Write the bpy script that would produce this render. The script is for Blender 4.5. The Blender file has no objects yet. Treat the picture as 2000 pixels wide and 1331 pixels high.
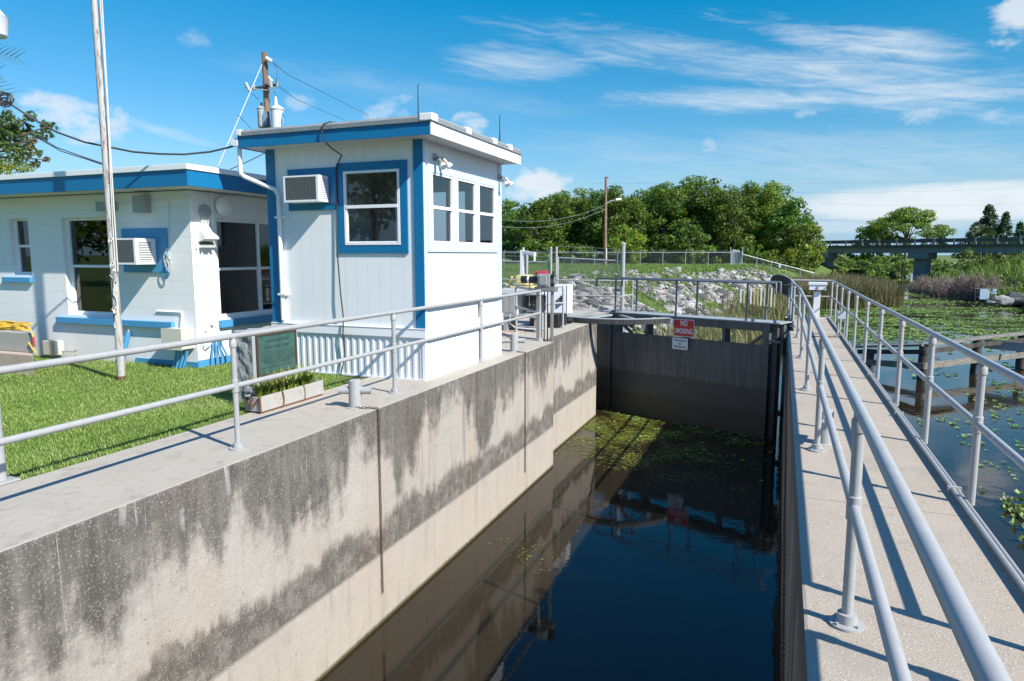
import bpy, bmesh, math, random
import numpy as np
from mathutils import Vector, Matrix
from mathutils import noise as mnoise
PI = math.pi
S = bpy.context.scene
COL = S.collection

# ------------------------------------------------------------------ camera
FPX = 1333.0
TH = math.atan(167.5/FPX)
PS = math.atan(530*math.cos(TH)/FPX)
HC = 1.75
CF = Vector((-math.sin(PS)*math.cos(TH), math.cos(PS)*math.cos(TH), -math.sin(TH)))
CR = Vector((math.cos(PS), math.sin(PS), 0))
CU = CR.cross(CF)
cam_d = bpy.data.cameras.new('camera')
cam = bpy.data.objects.new('camera', cam_d); COL.objects.link(cam)
m = Matrix((CR, CU, -CF)).transposed().to_4x4(); m.translation = (0, 0, HC)
cam.matrix_world = m
cam_d.sensor_width = 36; cam_d.lens = FPX/2000*36
cam_d.clip_start = 0.05; cam_d.clip_end = 3000
S.camera = cam

def at(u, v, depth):
    return Vector((0, 0, HC)) + (CF + CR*((u-1000)/FPX) + CU*((665.5-v)/FPX))*depth

# ------------------------------------------------------------------ sun + sky
SUN = Vector((0.62, -0.22, 0.57)).normalized()
sd = bpy.data.lights.new('sun', 'SUN'); sd.energy = 5.0; sd.angle = math.radians(0.53); sd.color = (1.0, 0.955, 0.86)
so = bpy.data.objects.new('sun', sd); COL.objects.link(so)
so.rotation_euler = SUN.to_track_quat('Z', 'Y').to_euler()
S.view_settings.view_transform = 'Standard'; S.view_settings.look = 'None'
S.view_settings.exposure = 0.55; S.view_settings.gamma = 1.0; S.view_settings.use_curve_mapping = False
W = bpy.data.worlds.new("World"); S.world = W; W.use_nodes = True
wt = W.node_tree; wt.nodes.clear()

class NT:
    """small helper for chaining shader maths"""
    def __init__(s, tree): s.t = tree
    def n(s, typ, **kw):
        nd = s.t.nodes.new(typ)
        for k, v in kw.items(): setattr(nd, k, v)
        return nd
    def link(s, a, b): s.t.links.new(a, b)
    def put(s, sock, v):
        if hasattr(v, 'links'): s.t.links.new(v, sock)
        elif v is not None: sock.default_value = v
    def m(s, op, a, b=None, c=None, clamp=False):
        nd = s.t.nodes.new('ShaderNodeMath'); nd.operation = op; nd.use_clamp = clamp
        s.put(nd.inputs[0], a)
        if b is not None: s.put(nd.inputs[1], b)
        if c is not None: s.put(nd.inputs[2], c)
        return nd.outputs[0]
    def sm(s, x, a, b):
        nd = s.t.nodes.new('ShaderNodeMapRange'); nd.interpolation_type = 'SMOOTHSTEP'
        s.put(nd.inputs[0], x); nd.inputs[1].default_value = a; nd.inputs[2].default_value = b
        nd.inputs[3].default_value = 0; nd.inputs[4].default_value = 1
        return nd.outputs[0]
    def mix(s, f, a, b, mode='MIX'):
        nd = s.t.nodes.new('ShaderNodeMix'); nd.data_type = 'RGBA'; nd.blend_type = mode
        s.put(nd.inputs[0], f)
        for i, v in ((6, a), (7, b)):
            if isinstance(v, tuple) and len(v) == 3: v = (*v, 1)
            s.put(nd.inputs[i], v)
        return nd.outputs[2]
    def xyz(s, v):
        nd = s.t.nodes.new('ShaderNodeSeparateXYZ'); s.put(nd.inputs[0], v); return nd.outputs
    def comb(s, x, y, z):
        nd = s.t.nodes.new('ShaderNodeCombineXYZ')
        for i, q in enumerate((x, y, z)): s.put(nd.inputs[i], q)
        return nd.outputs[0]
    def noise(s, vec, scale, detail=4, rough=.55, dist=0.0):
        nd = s.t.nodes.new('ShaderNodeTexNoise'); s.put(nd.inputs['Vector'], vec)
        nd.inputs['Scale'].default_value = scale; nd.inputs['Detail'].default_value = detail
        nd.inputs['Roughness'].default_value = rough; nd.inputs['Distortion'].default_value = dist
        return nd.outputs[0]
    def vor(s, vec, scale, out=0, feat='F1'):
        nd = s.t.nodes.new('ShaderNodeTexVoronoi'); nd.feature = feat; s.put(nd.inputs['Vector'], vec)
        nd.inputs['Scale'].default_value = scale
        return nd.outputs[out]
    def bump(s, h, strength=.3, dist=.01):
        nd = s.t.nodes.new('ShaderNodeBump'); s.put(nd.inputs['Height'], h)
        nd.inputs['Strength'].default_value = strength; nd.inputs['Distance'].default_value = dist
        return nd.outputs[0]

def build_world():
    N = NT(wt)
    sky = N.n('ShaderNodeTexSky', sky_type='NISHITA', sun_disc=False)
    sky.sun_elevation = math.asin(SUN.z); sky.sun_rotation = math.atan2(SUN.x, SUN.y)
    sky.altitude = 0; sky.air_density = 1.15; sky.dust_density = 0.35; sky.ozone_density = 3.2
    tc = N.n('ShaderNodeTexCoord')
    x, y, z = N.xyz(tc.outputs['Generated'])
    az = N.m('MULTIPLY', N.m('ARCTAN2', x, y), 180/PI)
    el = N.m('MULTIPLY', N.m('ARCSINE', z), 180/PI)
    rag = N.noise(N.comb(N.m('MULTIPLY', az, .045), N.m('MULTIPLY', el, .34), 0), 1.0, 9, .62, .5)
    fine = N.noise(N.comb(N.m('MULTIPLY', az, .16), N.m('ADD', N.m('MULTIPLY', el, 1.25), N.m('MULTIPLY', az, .2)), 3.), 1.0, 10, .68, .9)
    puffn = N.noise(N.comb(N.m('MULTIPLY', az, .35), N.m('MULTIPLY', el, .55), 9.), 1.0, 8, .6, .2)
    total = None
    # azimuth, elevation, half widths, slope, strength, kind
    C = [(3.2, 15.2, 10, 1.25, -.24, .95, 'c'), (-2.5, 14.3, 18, 1.7, -.17, .62, 'c'), (6.5, 11.8, 12, 2.1, -.2, .95, 'c'),
         (-2.5, 11.6, 10.5, 1.0, -.06, .8, 'c'), (-21.5, 14.9, 6, 1.5, -.05, .62, 'c'), (11.5, 3.6, 13, 1.75, .0, 1.0, 'b'),
         (4, 2.1, 12, .6, .0, .35, 'b'),
         (-53.5, 9.3, 4.0, 1.8, -.1, .8, 'p'), (-25.3, 10.4, 2.0, 1.1, 0, .7, 'p'), (-19.6, 5.5, 3.6, 2.1, -.1, 1.0, 'p'),
         (-31.4, 11.3, 2.4, 1.3, .2, .5, 'p'), (-38.4, 11.6, 1.6, .8, 0, .4, 'p'), (-5.8, 8.5, .9, 1.1, 0, .42, 'p'),
         (8.6, 9.7, 2.8, .9, .12, .55, 'p'), (14.0, 15.1, 2.6, 2.2, 0, .9, 'p'), (-45.5, 15.4, 1.2, .9, 0, .25, 'p'),
         (-47.5, 8.8, 4.5, .45, -.24, .5, 'c'), (5.0, 6.9, 15, 2.2, -.08, .42, 'c'), (-8, 7.6, 12, 1.8, -.12, .28, 'c'), (-30, 12.8, 14, 1.5, -.1, .2, 'c'),
         (1.2, 10.4, 1.0, .4, 0, .35, 'p'), (12.8, 9.2, 1.0, .5, 0, .4, 'p'),
         (60, 20, 30, 3, .05, .5, 'c'), (120, 12, 30, 3, -.05, .6, 'c'), (-120, 14, 30, 3, .05, .5, 'c'), (170, 8, 25, 3, .0, .6, 'p'),
         (-90, 7, 14, 2.5, .05, .7, 'p'), (75, 6, 18, 2.5, .02, .7, 'p'), (-60, 30, 25, 3, .1, .25, 'c')]
    for (a, e, wa, we, sl, st, kd) in C:
        da = N.m('SUBTRACT', az, a)
        de = N.m('SUBTRACT', N.m('SUBTRACT', el, e), N.m('MULTIPLY', da, sl))
        qa = N.m('POWER', N.m('DIVIDE', N.m('ABSOLUTE', da), wa), 2.0)
        qe = N.m('POWER', N.m('DIVIDE', N.m('ABSOLUTE', de), we), 2.0)
        r = N.m('SUBTRACT', 1.0, N.m('ADD', qa, qe))
        if kd == 'c':
            v = N.m('ADD', r, N.m('MULTIPLY', N.m('SUBTRACT', N.m('ADD', N.m('MULTIPLY', rag, .5), N.m('MULTIPLY', fine, .5)), .52), 6.2))
            v = N.sm(v, -.45, 2.0)
        elif kd == 'b':
            v = N.m('ADD', r, N.m('MULTIPLY', N.m('SUBTRACT', rag, .5), 1.6)); v = N.sm(v, .0, .8)
        else:
            v = N.m('ADD', r, N.m('MULTIPLY', N.m('SUBTRACT', puffn, .5), 4.4)); v = N.sm(v, .25, 1.3)
        v = N.m('MULTIPLY', v, st)
        total = v if total is None else N.m('MAXIMUM', total, v)
    hs = N.n('ShaderNodeHueSaturation'); hs.inputs['Hue'].default_value = .489; hs.inputs['Saturation'].default_value = 1.25; hs.inputs['Value'].default_value = 1.22
    N.link(sky.outputs[0], hs.inputs['Color'])
    shade = N.m('MULTIPLY', N.m('SUBTRACT', puffn, .5), 2.2)
    cl = N.mix(N.m('MULTIPLY', shade, 1., clamp=True), (8.3, 8.9, 9.4), (6.4, 7.2, 8.2))
    r_, g_, b_ = N.xyz(hs.outputs[0])
    deep = N.comb(N.m('MAXIMUM', N.m('SUBTRACT', r_, 1.0), .05), N.m('MULTIPLY', g_, .945), N.m('MULTIPLY', b_, N.m('ADD', 1.13, N.m('MULTIPLY', N.sm(el, 14, 50), .35))))
    deep = N.mix(N.m('MULTIPLY', N.sm(el, 9.0, 0.0), .85), deep, (3.6, 6.1, 8.5))
    colr = N.mix(N.m('MULTIPLY', total, .92), deep, cl)
    bg = N.n('ShaderNodeBackground'); N.link(colr, bg.inputs[0]); bg.inputs[1].default_value = .07
    out = N.n('ShaderNodeOutputWorld'); N.link(bg.outputs[0], out.inputs[0])
build_world()

# ------------------------------------------------------------------ tools
RNG = np.random.default_rng(7)
random.seed(5)

def world_loc(o):
    v = Vector(o.location)
    while o.parent: o = o.parent; v += o.location
    return v

def link_mesh(me, name, parent):
    o = bpy.data.objects.new(name, me); COL.objects.link(o)
    if parent is not None: o.parent = parent
    return o

def finish(name, verts, faces, mat, parent, smooth, base=None):
    verts = np.asarray(verts, dtype=np.float64)
    if parent is not None: off = np.array(world_loc(parent))
    elif base is not None: off = np.array(base, float)
    else: off = np.array([(verts[:, 0].min()+verts[:, 0].max())/2, (verts[:, 1].min()+verts[:, 1].max())/2, verts[:, 2].min()])
    me = bpy.data.meshes.new(name)
    me.from_pydata((verts-off).tolist(), [], faces)
    if mat is not None: me.materials.append(mat)
    if smooth: me.polygons.foreach_set('use_smooth', [True]*len(me.polygons))
    me.update()
    o = link_mesh(me, name, parent)
    if parent is None: o.location = off
    return o

class MB:
    def __init__(s): s.v = []; s.f = []
    def box(s, x0, x1, y0, y1, z0, z1):
        n = len(s.v)
        s.v += [(x0,y0,z0),(x1,y0,z0),(x1,y1,z0),(x0,y1,z0),(x0,y0,z1),(x1,y0,z1),(x1,y1,z1),(x0,y1,z1)]
        s.f += [(n,n+3,n+2,n+1),(n+4,n+5,n+6,n+7),(n,n+1,n+5,n+4),(n+1,n+2,n+6,n+5),(n+2,n+3,n+7,n+6),(n+3,n,n+4,n+7)]
        return s
    def obox(s, c, ax, ay, az):
        """box from centre and three half-axis vectors"""
        c = Vector(c); ax = Vector(ax); ay = Vector(ay); az = Vector(az); n = len(s.v)
        for k in (-1, 1):
            for (i, j) in ((-1,-1),(1,-1),(1,1),(-1,1)): s.v.append(tuple(c+ax*i+ay*j+az*k))
        s.f += [(n,n+3,n+2,n+1),(n+4,n+5,n+6,n+7),(n,n+1,n+5,n+4),(n+1,n+2,n+6,n+5),(n+2,n+3,n+7,n+6),(n+3,n,n+4,n+7)]
        return s
    def bar(s, p0, p1, w, h, up=(0,0,1)):
        p0 = Vector(p0); p1 = Vector(p1); d = p1-p0; L = d.length; d.normalize()
        sd_ = d.cross(Vector(up)); 
        if sd_.length < 1e-4: sd_ = d.cross(Vector((0,1,0)))
        sd_.normalize(); u = sd_.cross(d)
        return s.obox((p0+p1)/2, d*L/2, sd_*w/2, u*h/2)
    def tube(s, pts, r, seg=10, caps=True, r1=None):
        pts = [Vector(p) for p in pts]; k = len(pts); n0 = len(s.v)
        prev = None
        for i, p in enumerate(pts):
            if i == 0: t = pts[1]-pts[0]
            elif i == k-1: t = pts[-1]-pts[-2]
            else: t = (pts[i+1]-p).normalized()+(p-pts[i-1]).normalized()
            if t.length < 1e-7: t = Vector((0,0,1))
            t.normalize()
            if prev is None:
                a = Vector((0,0,1)) if abs(t.z) < .9 else Vector((1,0,0))
                e = t.cross(a).normalized()
            else:
                e = (prev - t*prev.dot(t)).normalized()
            prev = e; g = t.cross(e)
            rr = r if r1 is None else r+(r1-r)*i/(k-1)
            # widen mitred joints
            if 0 < i < k-1:
                c = max(.35, (pts[i+1]-p).normalized().dot(t)); 
            for j in range(seg):
                a = 2*PI*j/seg
                s.v.append(tuple(p+(e*math.cos(a)+g*math.sin(a))*rr))
        for i in range(k-1):
            for j in range(seg):
                a = n0+i*seg+j; b = n0+i*seg+(j+1) % seg
                s.f.append((a, b, b+seg, a+seg))
        if caps:
            s.f.append(tuple(n0+j for j in reversed(range(seg))))
            s.f.append(tuple(n0+(k-1)*seg+j for j in range(seg)))
        return s
    def cyl(s, p0, p1, r, seg=14, r1=None): return s.tube([p0, p1], r, seg, True, r1)
    def lathe(s, c, prof, seg=18, axis='z'):
        n0 = len(s.v); c = Vector(c)
        for (r, h) in prof:
            for j in range(seg):
                a = 2*PI*j/seg; q = (r*math.cos(a), r*math.sin(a), h)
                if axis == 'y': q = (q[0], -q[2], q[1])
                if axis == 'x': q = (q[2], q[0], q[1])
                s.v.append(tuple(c+Vector(q)))
        for i in range(len(prof)-1):
            for j in range(seg):
                a = n0+i*seg+j; b = n0+i*seg+(j+1) % seg
                s.f.append((a, b, b+seg, a+seg))
        s.f.append(tuple(n0+j for j in reversed(range(seg))))
        s.f.append(tuple(n0+(len(prof)-1)*seg+j for j in range(seg)))
        return s
    def prism(s, pts, axis, a0, a1):
        """extrude a 2-D outline; axis is the extrusion axis"""
        n = len(s.v); k = len(pts)
        for a in (a0, a1):
            for (p, q) in pts:
                s.v.append({'x': (a, p, q), 'y': (p, a, q), 'z': (p, q, a)}[axis])
        s.f.append(tuple(range(n, n+k))); s.f.append(tuple(reversed(range(n+k, n+2*k))))
        for i in range(k):
            j = (i+1) % k; s.f.append((n+i, n+k+i, n+k+j, n+j))
        return s
    def quad(s, a, b, c, d):
        n = len(s.v); s.v += [tuple(a), tuple(b), tuple(c), tuple(d)]; s.f.append((n, n+1, n+2, n+3)); return s
    def build(s, name, mat, parent=None, smooth=False, bevel=0, base=None, recalc=True, split=False):
        if split and parent is not None:          # every loose piece becomes a part of its own
            par = list(range(len(s.v)))
            def root(i):
                while par[i] != i: par[i] = par[par[i]]; i = par[i]
                return i
            for f in s.f:
                for k in f[1:]: par[root(k)] = root(f[0])
            grp = {}
            for f in s.f: grp.setdefault(root(f[0]), []).append(f)
            o = None
            for fs in grp.values():
                ids = sorted({k for f in fs for k in f}); mp = {k: i for i, k in enumerate(ids)}
                q = MB(); q.v = [s.v[k] for k in ids]; q.f = [tuple(mp[k] for k in f) for f in fs]
                o = q.build(name, mat, parent, smooth, bevel, base, recalc)
            return o
        o = finish(name, s.v, s.f, mat, parent, False, base)
        if recalc or bevel:
            bm = bmesh.new(); bm.from_mesh(o.data)
            bmesh.ops.recalc_face_normals(bm, faces=bm.faces)
            if bevel:
                bmesh.ops.bevel(bm, geom=[e for e in bm.edges if e.calc_face_angle(0) > .6], offset=bevel, segments=2, affect='EDGES', profile=.6, clamp_overlap=True)
            bm.to_mesh(o.data); bm.free()
        if smooth:
            o.data.polygons.foreach_set('use_smooth', [True]*len(o.data.polygons))
            o.data.set_sharp_from_angle(angle=math.radians(38))
        return o

def tag(o, label, cat, group=None, kind=None):
    if label: o['label'] = label
    if cat: o['category'] = cat
    if group: o['group'] = group
    if kind: o['kind'] = kind
    return o
def thing(name, loc, label, cat, group=None):
    o = bpy.data.objects.new(name, None); COL.objects.link(o); o.location = loc; o.empty_display_size = .2
    return tag(o, label, cat, group)
def structure(o, label=None, cat=None):
    o['kind'] = 'structure'
    if label: o['label'] = label; o['category'] = cat
    return o
def dup(root, loc, rotz=None, label=None, scale=None):
    def cp(o, par):
        c = o.copy(); COL.objects.link(c)
        if par is not None: c.parent = par
        for ch in list(o.children): cp(ch, c)
        return c
    r = cp(root, None); r.location = loc
    if rotz is not None: r.rotation_euler = (0, 0, rotz)
    if scale is not None: r.scale = scale if hasattr(scale, '__len__') else (scale,)*3
    if label: r['label'] = label
    return r

def np_mesh(name, verts, quads, mat, rnd=None, parent=None, base=None, tris=None):
    """fast mesh from arrays; rnd = one float per vertex"""
    verts = np.asarray(verts, np.float32).reshape(-1, 3)
    if parent is not None: off = np.array(world_loc(parent), np.float32)
    elif base is not None: off = np.array(base, np.float32)
    else: off = np.array([verts[:, 0].mean(), verts[:, 1].mean(), verts[:, 2].min()], np.float32)
    me = bpy.data.meshes.new(name)
    nq = 0 if quads is None else len(quads); ntr = 0 if tris is None else len(tris)
    me.vertices.add(len(verts)); me.vertices.foreach_set('co', (verts-off).ravel())
    loops = []; starts = []; tot = 0
    if nq: loops.append(np.asarray(quads, np.int32).ravel()); starts.append(np.arange(nq)*4); tot = nq*4
    if ntr: loops.append(np.asarray(tris, np.int32).ravel()); starts.append(tot+np.arange(ntr)*3)
    loops = np.concatenate(loops); starts = np.concatenate(starts).astype(np.int32)
    me.loops.add(len(loops)); me.loops.foreach_set('vertex_index', loops)
    me.polygons.add(nq+ntr); me.polygons.foreach_set('loop_start', starts)
    me.materials.append(mat)
    if rnd is not None:
        a = me.attributes.new('rnd', 'FLOAT', 'POINT'); a.data.foreach_set('value', np.asarray(rnd, np.float32))
    me.update(); me.validate()
    o = link_mesh(me, name, parent)
    if parent is None: o.location = tuple(float(q) for q in off)
    return o

# ------------------------------------------------------------------ materials
def new_mat(name):
    mt = bpy.data.materials.new(name); mt.use_nodes = True
    t = mt.node_tree; b = t.nodes['Principled BSDF']
    N = NT(t); g = N.n('ShaderNodeNewGeometry')
    return mt, N, b, g.outputs['Position'], g.outputs['Normal']
def setc(N, b, c):
    if isinstance(c, tuple): c = (*c, 1) if len(c) == 3 else c
    N.put(b.inputs['Base Color'], c)

def paint(name, col, rough=.45, var=.06, dirt=None, metallic=0, scale=6, bump=.05, speck=0.0):
    mt, N, b, P, nr = new_mat(name)
    n1 = N.noise(P, scale, 5); n2 = N.noise(P, scale*9, 3)
    c = N.mix(N.m('MULTIPLY', N.m('ADD', n1, n2), .5), tuple(q*(1-var*2) for q in col), tuple(min(1, q*(1+var)) for q in col))
    if dirt:
        c = N.mix(N.sm(N.noise(P, scale*.7, 8, .7), .56, .75), c, dirt)
    if speck:
        c = N.mix(N.sm(N.noise(P, 60, 3, .6), .62, .7), c, tuple(q*speck for q in col))
    setc(N, b, c); b.inputs['Roughness'].default_value = rough; b.inputs['Metallic'].default_value = metallic
    if bump: N.put(b.inputs['Normal'], N.bump(N.noise(P, scale*12, 4), bump, .01))
    return mt

def concrete_wall_mat():
    mt, N, b, P, nr = new_mat('stained_concrete')
    x, y, z = N.xyz(P); nx, ny, nz = N.xyz(nr)
    a = N.m('ADD', y, N.m('MULTIPLY', x, 1.0))
    base = N.mix(N.noise(P, 1.6, 6, .6), (.36, .32, .275), (.48, .45, .405))
    base = N.mix(N.m('MULTIPLY', N.sm(N.noise(P, .9, 4), .45, .7), .4), base, (.46, .35, .27))
    fine = N.noise(P, 55, 5, .7); peb = N.vor(P, 42)
    streak = N.noise(N.comb(N.m('MULTIPLY', a, 5.5), 0, N.m('MULTIPLY', z, .55)), 1., 6, .65)
    broad = N.noise(N.comb(N.m('MULTIPLY', a, 1.15), 4., N.m('MULTIPLY', z, .12)), 1., 5, .6)
    # grime from the coping downwards
    depth = N.m('MULTIPLY', z, -1)
    mott = N.noise(P, 5.5, 7, .7); fs = N.m('ADD', N.m('MULTIPLY', N.noise(N.comb(N.m('MULTIPLY', a, 7.), 6., N.m('MULTIPLY', z, .8)), 1., 7, .7), .6), N.m('MULTIPLY', N.noise(P, 3.2, 8, .72), .4))
    b2 = N.noise(N.comb(N.m('MULTIPLY', a, .62), 13., N.m('MULTIPLY', z, .05)), 1., 4, .6)
    lim = N.m('ADD', N.m('ADD', .26, N.m('MULTIPLY', N.m('MAXIMUM', N.m('SUBTRACT', b2, .42), 0.), 5.2)), N.m('ADD', N.m('MULTIPLY', N.m('SUBTRACT', mott, .5), 1.1), N.m('MULTIPLY', N.m('SUBTRACT', fs, .5), .9)))
    top = N.m('MULTIPLY', N.sm(N.m('SUBTRACT', lim, depth), -.20, .30), N.m('ADD', .62, N.m('MULTIPLY', N.sm(fs, .3, .62), .38)))
    # narrow dark runs
    run = N.noise(N.comb(N.m('MULTIPLY', a, 3.2), 9., N.m('MULTIPLY', z, .10)), 1., 3, .5)
    runs = N.m('MULTIPLY', N.m('MULTIPLY', N.sm(run, .56, .72), N.m('ADD', .4, N.m('MULTIPLY', N.sm(fs, .35, .6), .6))), N.sm(N.m('ADD', z, N.m('MULTIPLY', streak, .8)), -1.6, -.9))
    # tide band with ragged top and straight foot
    rg = N.noise(N.comb(N.m('MULTIPLY', a, 12.), 2., N.m('MULTIPLY', z, 4.0)), 1., 8, .75)
    up = N.m('ADD', N.m('ADD', -1.48, N.m('MULTIPLY', N.m('SUBTRACT', broad, .3), .85)), N.m('ADD', N.m('MULTIPLY', N.m('SUBTRACT', rg, .4), .42), N.m('MULTIPLY', N.m('SUBTRACT', mott, .5), .35)))
    band = N.m('MULTIPLY', N.sm(N.m('SUBTRACT', up, z), -.03, .13), N.sm(N.m('ADD', z, N.m('MULTIPLY', N.m('SUBTRACT', mott, .5), .05)), -1.78, -1.71))
    bandn = N.m('MULTIPLY', band, N.m('SUBTRACT', 1.0, N.m('ADD', N.m('MULTIPLY', N.sm(rg, .5, .8), .35), N.m('MULTIPLY', N.sm(mott, .42, .7), .45))))
    dark = N.m('MAXIMUM', N.m('MAXIMUM', N.m('MULTIPLY', top, .9), N.m('MULTIPLY', runs, .75)), N.m('MULTIPLY', bandn, .85))
    dark = N.m('MULTIPLY', dark, N.m('SUBTRACT', 1.0, N.m('MULTIPLY', N.sm(fine, .53, .66), .6)))
    spk = N.m('MULTIPLY', N.sm(peb, .22, .10), N.sm(N.noise(P, 9, 4), .40, .62))
    base = N.mix(N.m('MULTIPLY', N.sm(N.noise(P, 38, 5, .8), .5, .66), .35), base, (.20, .165, .13))
    c = N.mix(dark, base, (.048, .043, .035))
    c = N.mix(N.m('MULTIPLY', spk, .65), c, (.72, .68, .62))
    # paler washed concrete under the band
    low = N.sm(z, -1.73, -1.80)
    c = N.mix(N.m('MULTIPLY', low, N.m('ADD', .25, N.m('MULTIPLY', N.sm(fine, .4, .6), .3))), c, (.47, .41, .35))
    pits = N.m('MULTIPLY', N.sm(N.vor(P, 11), .13, .05), N.sm(N.noise(P, 2.3, 3), .5, .6))
    c = N.mix(N.m('MULTIPLY', pits, .7), c, (.06, .05, .04))
    # lime runs
    lime = N.noise(N.comb(N.m('MULTIPLY', a, 2.1), 20., N.m('MULTIPLY', z, .05)), 1., 2, .4)
    l1 = N.m('MULTIPLY', N.sm(N.m('ABSOLUTE', N.m('SUBTRACT', lime, .5)), .0045, .001), N.sm(N.noise(N.comb(a, 7., z), 2.2, 3), .5, .6))
    c = N.mix(N.m('MULTIPLY', l1, N.m('ADD', .1, N.m('MULTIPLY', N.sm(mott, .35, .65), .5))), c, (.55, .55, .53))
    wash = N.noise(N.comb(N.m('MULTIPLY', a, 4.5), 31., N.m('MULTIPLY', z, .45)), 1., 7, .68)
    c = N.mix(N.m('MULTIPLY', N.sm(wash, .50, .68), .42), c, (.20, .185, .16))
    c = N.mix(N.m('MULTIPLY', N.sm(N.noise(P, 1.9, 9, .72), .53, .70), .35), c, (.27, .25, .22))
    # pour seams
    seam = N.m('MAXIMUM', N.sm(N.m('ABSOLUTE', N.m('ADD', z, .82)), .012, .002), N.sm(N.m('ABSOLUTE', N.m('ADD', z, 1.30)), .010, .002))
    c = N.mix(N.m('MULTIPLY', seam, N.m('MULTIPLY', N.sm(N.noise(P, 3, 3), .5, .65), .35)), c, (.2, .17, .14))
    # algae at the water line
    alg = N.sm(N.m('ADD', z, N.m('MULTIPLY', rg, .05)), -2.50, -2.56)
    c = N.mix(alg, c, (.07, .062, .016))
    # horizontal top surface: clean pale concrete
    ctop = N.mix(N.noise(P, 2.5, 7, .65), (.36, .32, .265), (.50, .455, .39))
    ctop = N.mix(N.m('MULTIPLY', N.sm(N.noise(P, 5, 8, .75), .48, .68), .6), ctop, (.25, .225, .185))
    ctop = N.mix(N.m('MULTIPLY', N.sm(peb, .15, .08), .3), ctop, (.8, .77, .72))
    istop = N.sm(nz, .5, .8)
    c = N.mix(istop, c, ctop)
    setc(N, b, c); b.inputs['Roughness'].default_value = .88
    h = N.m('ADD', N.m('MULTIPLY', fine, 1.0), N.m('MULTIPLY', N.noise(P, 9, 5), 1.2))
    N.put(b.inputs['Normal'], N.bump(h, .55, .015))
    return mt

def walkway_mat():
    mt, N, b, P, nr = new_mat('walkway_concrete')
    x, y, z = N.xyz(P); nx, ny, nz = N.xyz(nr)
    c = N.mix(N.noise(P, 1.1, 6, .6), (.36, .30, .235), (.49, .425, .345))
    c = N.mix(N.m('MULTIPLY', N.sm(N.noise(P, 4, 7, .7), .5, .75), .35), c, (.34, .28, .22))
    peb = N.vor(P, 48); fine = N.noise(P, 90, 4, .7)
    c = N.mix(N.m('MULTIPLY', N.sm(peb, .22, .12), .6), c, (.78, .74, .68))
    c = N.mix(N.m('MULTIPLY', N.sm(fine, .5, .64), .55), c, (.17, .14, .11))
    crack = N.noise(N.comb(x, N.m('MULTIPLY', y, 1.), 0), 1.3, 6, .6)
    c = N.mix(N.m('MULTIPLY', N.sm(N.m('ABSOLUTE', N.m('SUBTRACT', crack, .5)), .0035, .0008), .45), c, (.2, .17, .14))
    jt = N.m('FRACT', N.m('DIVIDE', N.m('ADD', y, 51.2), 3.05))
    c = N.mix(N.m('MULTIPLY', N.sm(N.m('ABSOLUTE', N.m('SUBTRACT', jt, .5)), .0028, .0012), .6), c, (.12, .10, .08))
    c = N.mix(N.m('MULTIPLY', N.sm(N.noise(P, .9, 7, .7), .5, .68), .45), c, (.27, .235, .20))
    c = N.mix(N.m('MULTIPLY', N.sm(N.noise(P, 2.3, 8, .75), .58, .70), .35), c, (.52, .48, .43))
    # sides: darker brown concrete with stained vertical runs
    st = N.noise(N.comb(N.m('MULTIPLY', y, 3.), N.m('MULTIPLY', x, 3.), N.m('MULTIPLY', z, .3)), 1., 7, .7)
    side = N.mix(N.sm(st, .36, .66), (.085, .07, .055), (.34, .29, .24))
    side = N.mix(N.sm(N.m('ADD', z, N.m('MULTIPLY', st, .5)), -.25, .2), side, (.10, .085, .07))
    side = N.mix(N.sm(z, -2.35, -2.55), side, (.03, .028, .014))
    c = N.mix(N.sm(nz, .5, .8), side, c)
    setc(N, b, c); b.inputs['Roughness'].default_value = .85
    N.put(b.inputs['Normal'], N.bump(N.m('ADD', fine, N.m('MULTIPLY', N.sm(peb, .3, .1), .5)), .5, .006))
    return mt

def water_mat():
    mt, N, b, P, nr = new_mat('dark_water')
    x, y, z = N.xyz(P)
    setc(N, b, N.mix(N.noise(P, .35, 4), (.018, .013, .007), (.028, .021, .012)))
    b.inputs['Roughness'].default_value = .015; b.inputs['IOR'].default_value = 1.37
    h = N.m('ADD', N.m('MULTIPLY', N.noise(N.comb(x, N.m('MULTIPLY', y, .7), 0), 3.2, 3, .5), 1.),
            N.m('MULTIPLY', N.noise(P, 22., 3, .55), .10))
    calm = N.sm(N.noise(P, .22, 2), .35, .65)
    h = N.m('MULTIPLY', h, N.m('ADD', .25, N.m('MULTIPLY', calm, .75)))
    N.put(b.inputs['Normal'], N.bump(h, .17, .028))
    return mt

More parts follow.
